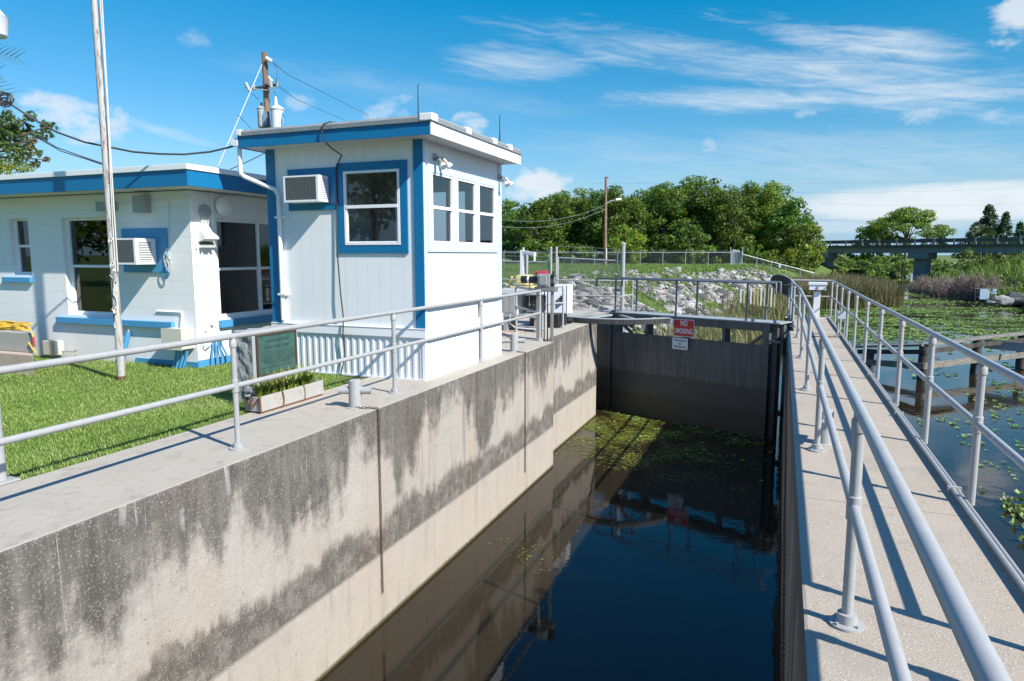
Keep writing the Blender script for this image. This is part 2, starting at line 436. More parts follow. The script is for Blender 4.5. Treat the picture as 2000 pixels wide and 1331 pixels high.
def block_mat():
    mt, N, b, P, nr = new_mat('painted_block')
    x, y, z = N.xyz(P)
    br = N.n('ShaderNodeTexBrick'); N.put(br.inputs['Vector'], N.comb(N.m('ADD', x, y), z, 0))
    br.inputs['Scale'].default_value = 1; br.inputs['Brick Width'].default_value = .44; br.inputs['Row Height'].default_value = .225
    br.inputs['Mortar Size'].default_value = .005; br.inputs['Mortar Smooth'].default_value = .4
    br.inputs['Color1'].default_value = (1, 1, 1, 1); br.inputs['Color2'].default_value = (.95, .95, .95, 1); br.inputs['Mortar'].default_value = (0, 0, 0, 1)
    n = N.noise(P, 2.2, 6, .6)
    c = N.mix(n, (.77, .785, .79), (.86, .865, .86))
    br2 = N.m('MULTIPLY', N.m('SUBTRACT', 1.0, N.xyz(br.outputs[0])[0]), N.sm(n, .3, .6))
    c = N.mix(N.m('MULTIPLY', br2, .42), c, (.45, .47, .47))
    c = N.mix(N.m('MULTIPLY', N.sm(N.m('ADD', z, N.m('MULTIPLY', n, .5)), .5, .15), .3), c, (.58, .58, .53))
    setc(N, b, c); b.inputs['Roughness'].default_value = .55
    N.put(b.inputs['Normal'], N.bump(N.m('ADD', N.xyz(br.outputs[0])[0], N.m('MULTIPLY', N.noise(P, 40, 4), .25)), .35, .006))
    return mt

def siding_mat():
    mt, N, b, P, nr = new_mat('grooved_siding')
    x, y, z = N.xyz(P)
    a = N.m('ADD', x, y)
    fr = N.m('FRACT', N.m('DIVIDE', N.m('ADD', a, 50.), .19))
    gr = N.sm(N.m('ABSOLUTE', N.m('SUBTRACT', fr, .5)), .47, .495)
    wood = N.noise(N.comb(N.m('MULTIPLY', a, 60.), 0, N.m('MULTIPLY', z, 4.)), 1., 5, .6, 1.2)
    c = N.mix(N.noise(P, 3, 5), (.76, .775, .785), (.84, .85, .85))
    c = N.mix(N.m('MULTIPLY', gr, .28), c, (.35, .37, .4))
    drip = N.noise(N.comb(N.m('MULTIPLY', a, 9.), 3., N.m('MULTIPLY', z, .5)), 1., 6, .7)
    c = N.mix(N.m('MULTIPLY', N.sm(drip, .52, .75), .22), c, (.50, .51, .48))
    c = N.mix(N.m('MULTIPLY', N.sm(wood, .56, .7), .07), c, (.4, .42, .45))
    setc(N, b, c); b.inputs['Roughness'].default_value = .5
    N.put(b.inputs['Normal'], N.bump(N.m('SUBTRACT', N.m('MULTIPLY', wood, .25), gr), .3, .004))
    return mt

def leaf_mat(name, c0, c1, c2, trans=.35):
    mt, N, b, P, nr = new_mat(name)
    at_ = N.n('ShaderNodeAttribute', attribute_name='rnd')
    oi = N.n('ShaderNodeObjectInfo')
    n = N.noise(P, .55, 3)
    f = N.m('ADD', N.m('MULTIPLY', at_.outputs['Fac'], .6), N.m('MULTIPLY', n, .4))
    c = N.mix(N.sm(f, .2, .55), c0, c1); c = N.mix(N.sm(f, .55, .85), c, c2)
    hs = N.n('ShaderNodeHueSaturation'); N.link(c, hs.inputs['Color'])
    N.put(hs.inputs['Hue'], N.m('ADD', .485, N.m('MULTIPLY', oi.outputs['Random'], .03)))
    N.put(hs.inputs['Value'], N.m('ADD', .8, N.m('MULTIPLY', oi.outputs['Random'], .4)))
    setc(N, b, hs.outputs[0]); b.inputs['Roughness'].default_value = .5
    tr = N.n('ShaderNodeBsdfTranslucent'); N.link(hs.outputs[0], tr.inputs[0])
    mx = N.n('ShaderNodeMixShader'); mx.inputs[0].default_value = trans
    N.link(b.outputs[0], mx.inputs[1]); N.link(tr.outputs[0], mx.inputs[2])
    out = [q for q in mt.node_tree.nodes if q.type == 'OUTPUT_MATERIAL'][0]
    N.link(mx.outputs[0], out.inputs[0])
    return mt

def glass_mat(name, tint=(.55, .6, .62), refl=1.0):
    mt, N, b, P, nr = new_mat(name)
    tr = N.n('ShaderNodeBsdfTransparent'); tr.inputs[0].default_value = (*tint, 1)
    gl = N.n('ShaderNodeBsdfGlossy'); gl.inputs['Roughness'].default_value = .01
    N.put(gl.inputs['Normal'], N.bump(N.noise(P, 1.4, 2), .05, .01))
    fr = N.n('ShaderNodeFresnel'); fr.inputs[0].default_value = 1.6
    mx = N.n('ShaderNodeMixShader')
    N.put(mx.inputs[0], N.m('MULTIPLY', fr.outputs[0], 1.7*refl, clamp=True)); N.link(tr.outputs[0], mx.inputs[1]); N.link(gl.outputs[0], mx.inputs[2])
    out = [q for q in mt.node_tree.nodes if q.type == 'OUTPUT_MATERIAL'][0]
    N.link(mx.outputs[0], out.inputs[0])
    return mt

def ground_mat():
    mt, N, b, P, nr = new_mat('ground_turf')
    x, y, z = N.xyz(P)
    n = N.noise(P, .35, 6, .6); f = N.noise(P, 6, 6, .7)
    c = N.mix(n, (.075, .135, .018), (.14, .19, .035))
    c = N.mix(N.m('MULTIPLY', N.sm(f, .45, .7), .6), c, (.055, .10, .014))
    c = N.mix(N.m('MULTIPLY', N.sm(N.noise(P, 1.3, 5), .58, .72), .5), c, (.21, .2, .07))
    mud = N.sm(z, -1.5, -2.3)
    c = N.mix(N.m('MULTIPLY', mud, N.sm(f, .35, .6)), c, (.06, .055, .03))
    setc(N, b, c); b.inputs['Roughness'].default_value = .9
    N.put(b.inputs['Normal'], N.bump(N.m('ADD', f, N.noise(P, 30, 4)), .8, .06))
    return mt

def galv_mat():
    mt, N, b, P, nr = new_mat('painted_pipe')
    n = N.noise(P, 16, 5, .65)
    c = N.mix(n, (.29, .295, .295), (.42, .42, .415))
    c = N.mix(N.m('MULTIPLY', N.sm(N.noise(P, 8, 8, .8), .60, .70), .5), c, (.20, .17, .14))
    c = N.mix(N.m('MULTIPLY', N.sm(N.noise(P, 70, 3), .6, .72), .3), c, (.36, .37, .38))
    setc(N, b, c); b.inputs['Roughness'].default_value = .5; b.inputs['Metallic'].default_value = 0
    N.put(b.inputs['Normal'], N.bump(n, .12, .003))
    return mt

def flag_mat():
    mt, N, b, P, nr = new_mat('pole_paint')
    x, y, z = N.xyz(P)
    v = N.noise(N.comb(N.m('MULTIPLY', x, 60), N.m('MULTIPLY', y, 60), N.m('MULTIPLY', z, 2.)), 1., 6, .7)
    c = N.mix(v, (.34, .34, .33), (.52, .52, .50))
    c = N.mix(N.m('MULTIPLY', N.sm(N.noise(N.comb(N.m('MULTIPLY', x, 30), N.m('MULTIPLY', y, 30), N.m('MULTIPLY', z, 5.)), 1., 7, .75), .50, .62), .85), c, (.22, .085, .05))
    setc(N, b, c); b.inputs['Roughness'].default_value = .6
    return mt

def wood_mat(name, c0, c1, sc=(3, 3, 30)):
    mt, N, b, P, nr = new_mat(name)
    x, y, z = N.xyz(P)
    v = N.noise(N.comb(N.m('MULTIPLY', x, sc[0]), N.m('MULTIPLY', y, sc[1]), N.m('MULTIPLY', z, sc[2])), 1., 6, .7, .3)
    c = N.mix(N.sm(v, .3, .7), c0, c1)
    c = N.mix(N.m('MULTIPLY', N.sm(N.noise(P, 12, 5), .55, .7), .4), c, tuple(q*.5 for q in c0))
    setc(N, b, c); b.inputs['Roughness'].default_value = .85
    N.put(b.inputs['Normal'], N.bump(v, .4, .01))
    return mt

def rock_mat():
    mt, N, b, P, nr = new_mat('limestone')
    oi = N.n('ShaderNodeObjectInfo'); at_ = N.n('ShaderNodeAttribute', attribute_name='rnd')
    r = N.m('FRACT', N.m('ADD', at_.outputs['Fac'], oi.outputs['Random']))
    c = N.mix(N.sm(r, .1, .9), (.09, .09, .09), (.45, .43, .40))
    c = N.mix(N.m('MULTIPLY', N.sm(N.noise(P, 3.5, 6, .7), .46, .64), .65), c, (.085, .085, .08))
    c = N.mix(N.m('MULTIPLY', N.sm(N.noise(P, 1.7, 4), .58, .72), .4), c, (.40, .30, .24))
    setc(N, b, c); b.inputs['Roughness'].default_value = .9
    N.put(b.inputs['Normal'], N.bump(N.noise(P, 12, 6, .7), .8, .06))
    return mt

def gate_mat():
    mt, N, b, P, nr = new_mat('gate_steel')
    x, y, z = N.xyz(P)
    s_ = N.noise(N.comb(N.m('MULTIPLY', x, 9), N.m('MULTIPLY', y, 9), N.m('MULTIPLY', z, .6)), 1., 5, .6)
    c = N.mix(N.sm(s_, .35, .7), (.070, .074, .078), (.115, .120, .124))
    tide = N.sm(N.m('ADD', z, N.m('MULTIPLY', s_, .14)), -1.38, -1.28)
    c = N.mix(tide, (.048, .050, .052), c)
    tide2 = N.sm(N.m('ADD', z, N.m('MULTIPLY', s_, .10)), -2.0, -1.9)
    c = N.mix(tide2, (.034, .034, .033), c)
    c = N.mix(N.m('MULTIPLY', N.sm(N.noise(P, 60, 3), .68, .72), .5), c, (.3, .3, .3))
    setc(N, b, c); b.inputs['Roughness'].default_value = .5
    N.put(b.inputs['Normal'], N.bump(N.noise(P, 3, 4), .15, .02))
    return mt

def plaque_mat():
    mt, N, b, P, nr = new_mat('bronze_patina')
    n = N.noise(P, 7, 7, .7)
    c = N.mix(N.sm(n, .35, .6), (.045, .11, .09), (.07, .155, .13))
    c = N.mix(N.m('MULTIPLY', N.sm(n, .58, .7), .7), c, (.10, .085, .06))
    setc(N, b, c); b.inputs['Roughness'].default_value = .5; b.inputs['Metallic'].default_value = .3
    return mt

def grass_mat():
    mt, N, b, P, nr = new_mat('lawn_blades')
    at_ = N.n('ShaderNodeAttribute', attribute_name='rnd')
    n = N.noise(P, 1.1, 4)
    f = N.m('ADD', N.m('MULTIPLY', at_.outputs['Fac'], .65), N.m('MULTIPLY', n, .35))
    c = N.mix(N.sm(f, .15, .6), (.17, .27, .04), (.30, .42, .10)); c = N.mix(N.sm(f, .62, .95), c, (.52, .50, .27))
    setc(N, b, c); b.inputs['Roughness'].default_value = .45
    tr = N.n('ShaderNodeBsdfTranslucent'); N.link(c, tr.inputs[0])
    mx = N.n('ShaderNodeMixShader'); mx.inputs[0].default_value = .3
    N.link(b.outputs[0], mx.inputs[1]); N.link(tr.outputs[0], mx.inputs[2])
    out = [q for q in mt.node_tree.nodes if q.type == 'OUTPUT_MATERIAL'][0]; N.link(mx.outputs[0], out.inputs[0])
    return mt

M = dict(
    conc=concrete_wall_mat(), walk=walkway_mat(), water=water_mat(), block=block_mat(), siding=siding_mat(),
    white=paint('white_paint', (.83, .84, .84), .4, .03), trim=paint('white_trim', (.84, .85, .86), .35, .02),
    pale=paint('pale_blue_paint', (.56, .71, .82), .45, .04), skirt=paint('white_metal_skirt', (.72, .75, .78), .3, .03),
    blue=paint('blue_paint', (.006, .165, .36), .4, .05), blue2=paint('light_blue_paint', (.07, .30, .55), .5, .08),
    pipe=galv_mat(), flag=flag_mat(), turf=ground_mat(), rock=rock_mat(), gate=gate_mat(), plaque=plaque_mat(), blade=grass_mat(),
    gravel=paint('roof_gravel_edge', (.27, .30, .32), .9, .25, dirt=(.12, .13, .14), scale=14, bump=.6),
    roofwhite=paint('roof_patch_white', (.85, .85, .84), .6, .03), soffit=paint('soffit_vinyl', (.62, .64, .65), .6, .05),
    roof=paint('roof_coating', (.66, .68, .70), .8, .1), dark=paint('dark_metal', (.03, .032, .035), .5, .1),
    grill=paint('ac_grille', (.10, .105, .11), .6, .1), glass=glass_mat('window_glass', (.46, .48, .49)), glassd=glass_mat('tinted_window_glass', (.42, .45, .47), 1.0),
    inner=paint('interior_wall', (.44, .42, .38), .8, .05), floor=paint('interior_floor', (.18, .16, .13), .8, .1), office_in=paint('office_interior', (.24, .235, .22), .8, .1),
    beige=paint('beige_enamel', (.62, .60, .52), .45, .05), grey=paint('grey_metal', (.36, .38, .38), .5, .12, dirt=(.2, .19, .17)),
    greylt=paint('cabinet_grey', (.60, .64, .69), .45, .05), stain=paint('stainless_steel', (.42, .41, .38), .38, .15, metallic=.6),
    stone=paint('rough_stone', (.30, .32, .33), .85, .35, dirt=(.14, .15, .16), scale=10, bump=1.0), stonet=paint('sawn_stone', (.34, .355, .35), .7, .06),
    bronze=paint('bronze_frame', (.10, .07, .05), .5, .2, metallic=.3), patl=paint('bronze_letters', (.018, .028, .022), .6, .1),
    planter=paint('weathered_planter', (.40, .385, .36), .8, .12, dirt=(.36, .2, .1), scale=8), chain=paint('chain_iron', (.085, .055, .04), .85, .3, scale=25), rust=paint('rusty_iron', (.16, .07, .035), .85, .3, scale=25),
    black=paint('black_rubber', (.02, .02, .022), .5, .1), yellow=paint('yellow_hose', (.75, .48, .06), .45, .08), yel2=paint('yellow_enamel', (.60, .52, .25), .4, .06),
    red=paint('red_enamel', (.50, .05, .07), .4, .05), signred=paint('sign_red', (.60, .025, .03), .4, .04), signwhite=paint('sign_white', (.80, .82, .82), .4, .03),
    conc2=paint('grey_block_concrete', (.42, .40, .36), .9, .15, dirt=(.2, .2, .19), scale=7, bump=.4), apron=paint('apron_concrete', (.50, .39, .32), .9, .12, dirt=(.32, .26, .22), scale=3, bump=.3),
    bark=wood_mat('tree_bark', (.07, .055, .04), (.17, .14, .11), (8, 8, 1.5)), pole=wood_mat('utility_pole_wood', (.14, .08, .05), (.30, .19, .13), (12, 12, .8)),
    pile=wood_mat('creosote_pile', (.022, .02, .018), (.09, .08, .07), (10, 10, 1.2)), plank=wood_mat('weathered_plank', (.12, .11, .09), (.27, .25, .21), (1.2, 4, 18)),
    xfmr=paint('transformer_grey', (.62, .66, .66), .4, .05), wire=paint('wire_dark', (.04, .04, .045), .5, .05), rope=paint('rope', (.62, .60, .55), .8, .1),
    bridge=paint('bridge_concrete', (.22, .25, .27), .85, .15, dirt=(.12, .13, .14), scale=1.2, bump=.2), bridged=paint('bridge_rail', (.11, .10, .095), .85, .2, scale=2),
    bridgep=paint('bridge_post', (.45, .42, .36), .85, .1), fencegrey=paint('fence_zinc', (.42, .46, .48), .45, .08, metallic=.3), meshwire=paint('mesh_wire', (.20, .22, .23), .5, .08, metallic=.3), pipe_shade=paint('gate_rail_shaded', (.13, .155, .18), .45, .12), blind=paint('window_blind', (.55, .55, .53), .7, .05),  # gate rail: shade on the pipes put into a darker blue-grey
    leafA=leaf_mat('oak_leaves', (.045, .10, .012), (.12, .205, .02), (.22, .31, .035), .40),
    leafB=leaf_mat('yellow_leaves', (.075, .13, .014), (.19, .26, .022), (.33, .36, .04), .42),
    leafC=leaf_mat('conifer_leaves', (.022, .06, .018), (.045, .11, .032), (.09, .16, .045), .25),
    leafD=leaf_mat('magnolia_leaves', (.025, .06, .012), (.06, .11, .025), (.24, .15, .06), .15),
    palm=leaf_mat('palm_fronds', (.06, .11, .04), (.12, .19, .08), (.30, .28, .15), .2),
    shrub=leaf_mat('shrub_leaves', (.06, .11, .012), (.15, .23, .03), (.27, .33, .06)),
    twig=leaf_mat('bare_twigs', (.16, .11, .09), (.30, .22, .19), (.45, .38, .33), .1),
    reed=leaf_mat('reed_blades', (.07, .11, .025), (.19, .18, .065), (.42, .31, .18), .3),
    pad=leaf_mat('floating_plants', (.10, .19, .03), (.22, .34, .08), (.42, .52, .22), .25),
    weed=leaf_mat('submerged_weed', (.045, .052, .008), (.13, .15, .022), (.30, .34, .06), .1),
    bankgrass=leaf_mat('bank_grass', (.07, .14, .012), (.15, .25, .03), (.30, .32, .09), .3),
    orchid=leaf_mat('strap_leaves', (.05, .12, .015), (.16, .26, .035), (.55, .44, .06), .3),
)

# ------------------------------------------------------------------ terrain + water
WZ = -2.6
_sy = [18.6, 21, 30, 38, 50, 60, 75, 88, 100, 130, 200, 900]
_sx = [-5.3, -5.0, -4.2, -2.6, -1.2, 0.2, 2.0, 3.8, 5.5, 11, 30, 200]
def shore(y): return np.interp(y, _sy, _sx)
_ry = [0, 30, 40, 50, 58, 66, 70, 75, 84, 92, 110, 140, 200, 900]
_rx = [400, 80, 45, 27, 20, 18.4, 17.9, 17.2, 16.4, 15.2, 15.6, 24, 40, 250]
def rshore(y): return np.interp(y, _ry, _rx)
def hgt(x, y, rough=True):
    x = np.asarray(x, float); y = np.asarray(y, float)
    top = np.interp(y, [15, 25, 45, 110, 400], [0, .15, .52, .45, .6])
    d = shore(y)-x
    left = np.clip(WZ+d*.40, -5, top)
    # soft shoulder at the crest
    t = np.clip((d*.40+WZ-top+.8)/1.6, 0, 1); left = np.where((left > top-.8), np.minimum(left, top-.8+.8*(1-(1-t)**2)*1.0), left)
    lock = np.where(x < -5.32, -0.012, np.where(x > -5.1, -5.0, -0.012-(x+5.32)/.22*5))
    w = np.clip((y-19.2)/2.2, 0, 1)
    land = lock*(1-w)+left*w
    land = np.where(x < -9, np.where(y < 30, np.maximum(land, np.clip((y-19)/11, 0, 1)*top*np.clip((-9-x)/4, 0, 1)-.012 + np.minimum(left, 0)*w*np.clip(1-(-9-x)/6, 0, 1)), land), land)
    g = x-rshore(y)
    right = np.clip(WZ+g*.30, -5, np.interp(x, [10, 40, 120], [.9, 1.6, .6]))
    h = np.where((x > 9) & (y > 15), np.maximum(land, right), land)
    h = np.where((x > -5.1) & (y < 19.2), -5., h)
    return h
def fbm(x, y, s):
    return (np.sin(x*s*1.3+np.sin(y*s*.9)*1.7)+np.sin(y*s*1.1+np.sin(x*s*.7+1)*2.1)+.6*np.sin((x+y)*s*2.3+.7))/2.6

def build_ground():
    xs = np.concatenate([[-1600, -700, -300, -150, -90, -60], np.arange(-45, -12, 1.0), np.arange(-12, -5.6, .4), [-5.4, -5.32, -5.25, -5.1], np.arange(-4.8, 14, .5), np.arange(14, 50, 1.0), [55, 62, 70, 85, 110, 160, 300, 700, 1600]])
    ys = np.concatenate([[-1200, -400, -150, -70, -40], np.arange(-25, 17, 1.5), np.arange(17, 60, .5), np.arange(60, 130, 1.0), [135, 145, 160, 190, 240, 330, 500, 900, 2000]])
    X, Y = np.meshgrid(xs, ys)
    Z = hgt(X, Y)
    bump = fbm(X, Y, .55)*.10+fbm(X+9, Y-4, 1.7)*.05
    Z = Z+bump*np.clip((Y-20)/6, 0, 1)*(Z > -4.9)
    nx_, ny_ = len(xs), len(ys)
    idx = np.arange(nx_*ny_).reshape(ny_, nx_)
    q = np.stack([idx[:-1, :-1], idx[:-1, 1:], idx[1:, 1:], idx[1:, :-1]], -1).reshape(-1, 4)
    o = np_mesh('ground', np.stack([X, Y, Z], -1).reshape(-1, 3), q, M['turf'], base=(0, 0, 0))
    o.data.polygons.foreach_set('use_smooth', [True]*len(o.data.polygons))
    structure(o, 'grassy bank and lawn sloping down to the canal', 'ground')
build_ground()
b = MB(); b.quad((-60, -60, WZ), (900, -60, WZ), (900, 1500, WZ), (-60, 1500, WZ))
structure(b.build('water', M['water']), 'dark still canal water inside and beyond the lock', 'water')

# ------------------------------------------------------------------ lock walls
def lock_walls():
    t = thing('lock_wall', (-4.86, 5, 0), 'stained concrete lock wall with black grime bands below the lawn', 'wall')
    b = MB(); b.box(-5.48, -4.24, -8, 13.08, -5, 0); b.build('wall_section', M['conc'], t, bevel=.018)
    b = MB(); b.box(-6.0, -4.55, 13.083, 17.75, -5, -.003); b.build('wall_section', M['conc'], t, bevel=.018)
    b = MB(); b.box(-6.4, -5.25, 17.753, 19.6, -5, -.006); b.build('gate_recess', M['conc'], t, bevel=.015)
    b = MB(); b.box(-6.4, -4.62, 19.603, 21.3, -5, -.01); b.build('end_wall', M['conc'], t, bevel=.015)
    b = MB(); b.box(-9.2, -5.483, 11.2, 16.9, -.25, .012); b.box(-7.4, -6.003, 16.903, 19.6, -.25, .012)
    structure(b.build('pavement', M['apron'], bevel=.01), 'tan concrete apron under the gate machinery behind the tower', 'pavement')
    t = thing('walkway_wall', (.73, 8, 0), 'tan pebbled concrete lock wall topped by the railed walkway', 'wall')
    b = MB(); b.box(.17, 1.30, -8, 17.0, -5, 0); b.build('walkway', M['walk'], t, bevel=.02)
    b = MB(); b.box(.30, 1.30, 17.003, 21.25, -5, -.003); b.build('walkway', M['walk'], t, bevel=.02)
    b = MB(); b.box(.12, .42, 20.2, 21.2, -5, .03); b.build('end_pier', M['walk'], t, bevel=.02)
    b = MB()
    for yy in (1.9, 4.6, 7.35, 10.1, 12.85, 15.6, 18.3): b.box(.2 if yy < 17 else .31, 1.29, yy, yy+.012, .0, .0015)
    # conduits clipped along the outer edge
    c = MB(); c.tube([(1.24, -4, .035), (1.24, 20.9, .035)], .016, 8); c.tube([(1.275, -4, .03), (1.275, 20.9, .03)], .012, 8)
    for yy in np.arange(.5, 20, 2.6): c.box(1.21, 1.295, yy, yy+.03, .0, .055)
    tag(c.build('conduit', M['pipe'], smooth=True), 'pair of thin conduits clipped along the outer edge of the walkway', 'conduit')
lock_walls()

# ------------------------------------------------------------------ pipe railings
PR = .0265
def railing(name, runs, posts, label, group=None, top=1.03, mid=.58, flange=True, r=PR, ends=None, z0=0.0, mat='pipe'):
    """runs: list of xy polylines for the rails; posts: list of xy"""
    base = (*runs[0][0], z0)
    t = thing(name, base, label, 'railing', group)
    for pl in runs:
        pts = [(p[0], p[1], z0+top) for p in pl]
        b = MB(); b.tube(pts, r, 12); b.build('top_rail', M[mat], t, smooth=True)
        b = MB(); b.tube([(p[0], p[1], z0+mid) for p in pl], r*.95, 12); b.build('mid_rail', M[mat], t, smooth=True)
    for (x, y) in posts:
        b = MB(); b.cyl((x, y, z0), (x, y, z0+top), r*.97, 12); p = b.build('post', M[mat], t, smooth=True)
        c = MB()
        c.lathe((x, y, z0+top-.10), [(r*1.0, 0), (r*1.28, .005), (r*1.28, .06), (r*1.0, .07)], 12)
        c.build('collar', M[mat], p, smooth=True); c = MB()
        c.lathe((x, y, z0+mid-.06), [(r*1.0, 0), (r*1.25, .005), (r*1.25, .115), (r*1.0, .12)], 12)
        c.build('collar', M[mat], p, smooth=True)
        if flange:
            f = MB(); f.lathe((x, y, z0+.001), [(.078, 0), (.078, .012), (.046, .016), (.043, .06), (r*1.0, .062)], 18)
            for k in range(4):
                a = PI/4+k*PI/2; f.cyl((x+.062*math.cos(a), y+.062*math.sin(a), z0+.01), (x+.062*math.cos(a), y+.062*math.sin(a), z0+.026), .008, 6)
            f.build('flange', M[mat], p, smooth=True)
    return t
railing('pipe_railing', [[(-4.53, -4), (-4.53, 12.9), (-4.56, 13.1)], [(-4.56, 13.1), (-5.55, 14.33)]],
        [(-4.53, 2.0), (-4.53, 4.70), (-4.53, 7.41), (-4.53, 10.11), (-4.56, 13.1), (-5.55, 14.33)],
        'pale grey two rail pipe railing along the lawn side coping')
railing('pipe_railing', [[(.36, -3), (.36, 15.6), (.29, 17.8), (.23, 21.0)]],
        [(.36, .4), (.36, 3.43), (.36, 6.57), (.36, 9.54), (.36, 12.51), (.36, 15.6), (.29, 18.0), (.25, 20.3)],
        'pale pipe railing on the lock side of the walkway', top=1.04)
railing('pipe_railing', [[(.2, 21.1), (1.31, 21.1), (1.31, 3.42)]],
        [(1.31, y) for y in (21.1, 19.35, 17.6, 15.9, 14.2, 12.4, 10.7, 8.93, 7.2, 5.5, 3.42)]+[(.2, 21.1)],
        'pale pipe railing on the open water side of the walkway', flange=False)
railing('pipe_railing', [[(1.31, 2.9), (1.31, -3)]], [(1.31, 2.9), (1.31, 1.2)], 'short pipe railing section nearest the viewer beside the pool', flange=False)
railing('pipe_railing', [[(-8.6, 19.5), (-4.35, 19.5), (-4.2, 20.6)]], [(-7.75, 19.5), (-5.79, 19.5), (-4.2, 20.6)],
        'thin pipe railing at the back of the machinery apron before the rocks', top=1.0, mid=.55, r=.022)
railing('pipe_railing', [[(-5.35, 14.9), (-4.88, 15.72)]], [(-4.88, 15.72)], 'short pipe rail guarding the white control cabinet', top=1.0, mid=.6, r=.024)

# ------------------------------------------------------------------ mooring bollards and chains
def chain(name, top, pts, label, group):
    """iron chain: torus-like links following a polyline"""
    P = [Vector(p) for p in pts]; b = MB(); step = .037; k = 0
    seglen = [(P[i+1]-P[i]).length for i in range(len(P)-1)]; L = sum(seglen); s_ = 0
    while s_ < L:
        q = s_; i = 0
        while i < len(seglen)-1 and q > seglen[i]: q -= seglen[i]; i += 1
        d = (P[i+1]-P[i]).normalized(); c = P[i]+d*q
        a = Vector((0, 0, 1)) if abs(d.z) < .9 else Vector((0, 1, 0))
        e = d.cross(a).normalized(); g = d.cross(e)
        w = e if k % 2 else g
        ring = []
        for j in range(8):
            an = 2*PI*j/8; ring.append(c+d*math.cos(an)*.025+w*math.sin(an)*.012)
        ring.append(ring[0]); b.tube(ring, .0045, 5, False)
        s_ += step; k += 1
    o = b.build(name, M['chain'], smooth=True)
    return tag(o, label, 'chain', group)
def bollard(loc, label, ang):
    t = thing('mooring_bollard', loc, label, 'bollard', 'cross shaped mooring bollards')
    x, y, z = loc
    b = MB(); b.lathe((x, y, z), [(.105, 0), (.105, .006), (.076, .012), (.074, .30), (.070, .318), (.052, .326)], 22); b.build('post', M['pipe'], t, smooth=True)
    d = Vector((math.cos(ang), math.sin(ang), 0)); c = Vector((x, y, z+.20))
    b = MB(); b.tube([c-d*.19, c-d*.185, c+d*.185, c+d*.19], .045, 16); b.build('crossbar', M['pipe'], t, smooth=True)
    return t
bollard((-4.52, 6.53, 0), 'grey cross shaped mooring bollard on the coping right of the planter', math.radians(20))
bollard((-4.48, 11.47, 0), 'grey cross shaped mooring bollard just past the tower', math.radians(20))
bollard((.43, 6.85, 0), 'grey mooring bollard on the walkway behind the railing post', math.radians(80))
G = 'rusty chains hanging down the lock walls'
chain('hanging_chain', 0, [(-4.45, 6.47, .012), (-4.33, 6.53, .012), (-4.225, 6.53, .01), (-4.222, 6.54, -.05), (-4.222, 6.54, -2.2)], 'rusty chain hanging from the bollard near the planter', G)
chain('hanging_chain', 0, [(-4.42, 11.42, .012), (-4.33, 11.38, .012), (-4.225, 11.36, .01), (-4.222, 11.36, -.05), (-4.222, 11.36, -2.2)], 'rusty chain hanging down the wall beyond the tower', G)
chain('hanging_chain', 0, [(.15, 2.3, -2.2), (.15, 5.0, -1.75), (.15, 8.0, -1.2), (.15, 11.5, -.5), (.15, 14.0, -.1)], 'rusty chain slung along the shaded wall under the walkway', G)

# ------------------------------------------------------------------ walls with openings
def wall_grid(b, axis, pos, inner, u0, u1, z0, z1, holes):
    """wall sheet with rectangular holes; axis 'y': plane y=pos spanning x; inner: position of the inner face"""
    us = sorted(set([u0, u1]+[h[0] for h in holes]+[h[1] for h in holes])); zs = sorted(set([z0, z1]+[h[2] for h in holes]+[h[3] for h in holes]))
    P = (lambda u, d, z: (u, d, z)) if axis == 'y' else (lambda u, d, z: (d, u, z))
    for i in range(len(us)-1):
        for j in range(len(zs)-1):
            cu = (us[i]+us[i+1])/2; cz = (zs[j]+zs[j+1])/2
            if any(h[0] < cu < h[1] and h[2] < cz < h[3] for h in holes): continue
            for d in (pos, inner):
                b.quad(P(us[i], d, zs[j]), P(us[i+1], d, zs[j]), P(us[i+1], d, zs[j+1]), P(us[i], d, zs[j+1]))
    for (a, c, e, f) in holes:
        b.quad(P(a, pos, e), P(c, pos, e), P(c, inner, e), P(a, inner, e)); b.quad(P(a, pos, f), P(c, pos, f), P(c, inner, f), P(a, inner, f))
        b.quad(P(a, pos, e), P(a, pos, f), P(a, inner, f), P(a, inner, e)); b.quad(P(c, pos, e), P(c, pos, f), P(c, inner, f), P(c, inner, e))
    b.quad(P(u0, pos, z0), P(u1, pos, z0), P(u1, inner, z0), P(u0, inner, z0)); b.quad(P(u0, pos, z1), P(u1, pos, z1), P(u1, inner, z1), P(u0, inner, z1))
    b.quad(P(u0, pos, z0), P(u0, pos, z1), P(u0, inner, z1), P(u0, inner, z0)); b.quad(P(u1, pos, z0), P(u1, pos, z1), P(u1, inner, z1), P(u1, inner, z0))

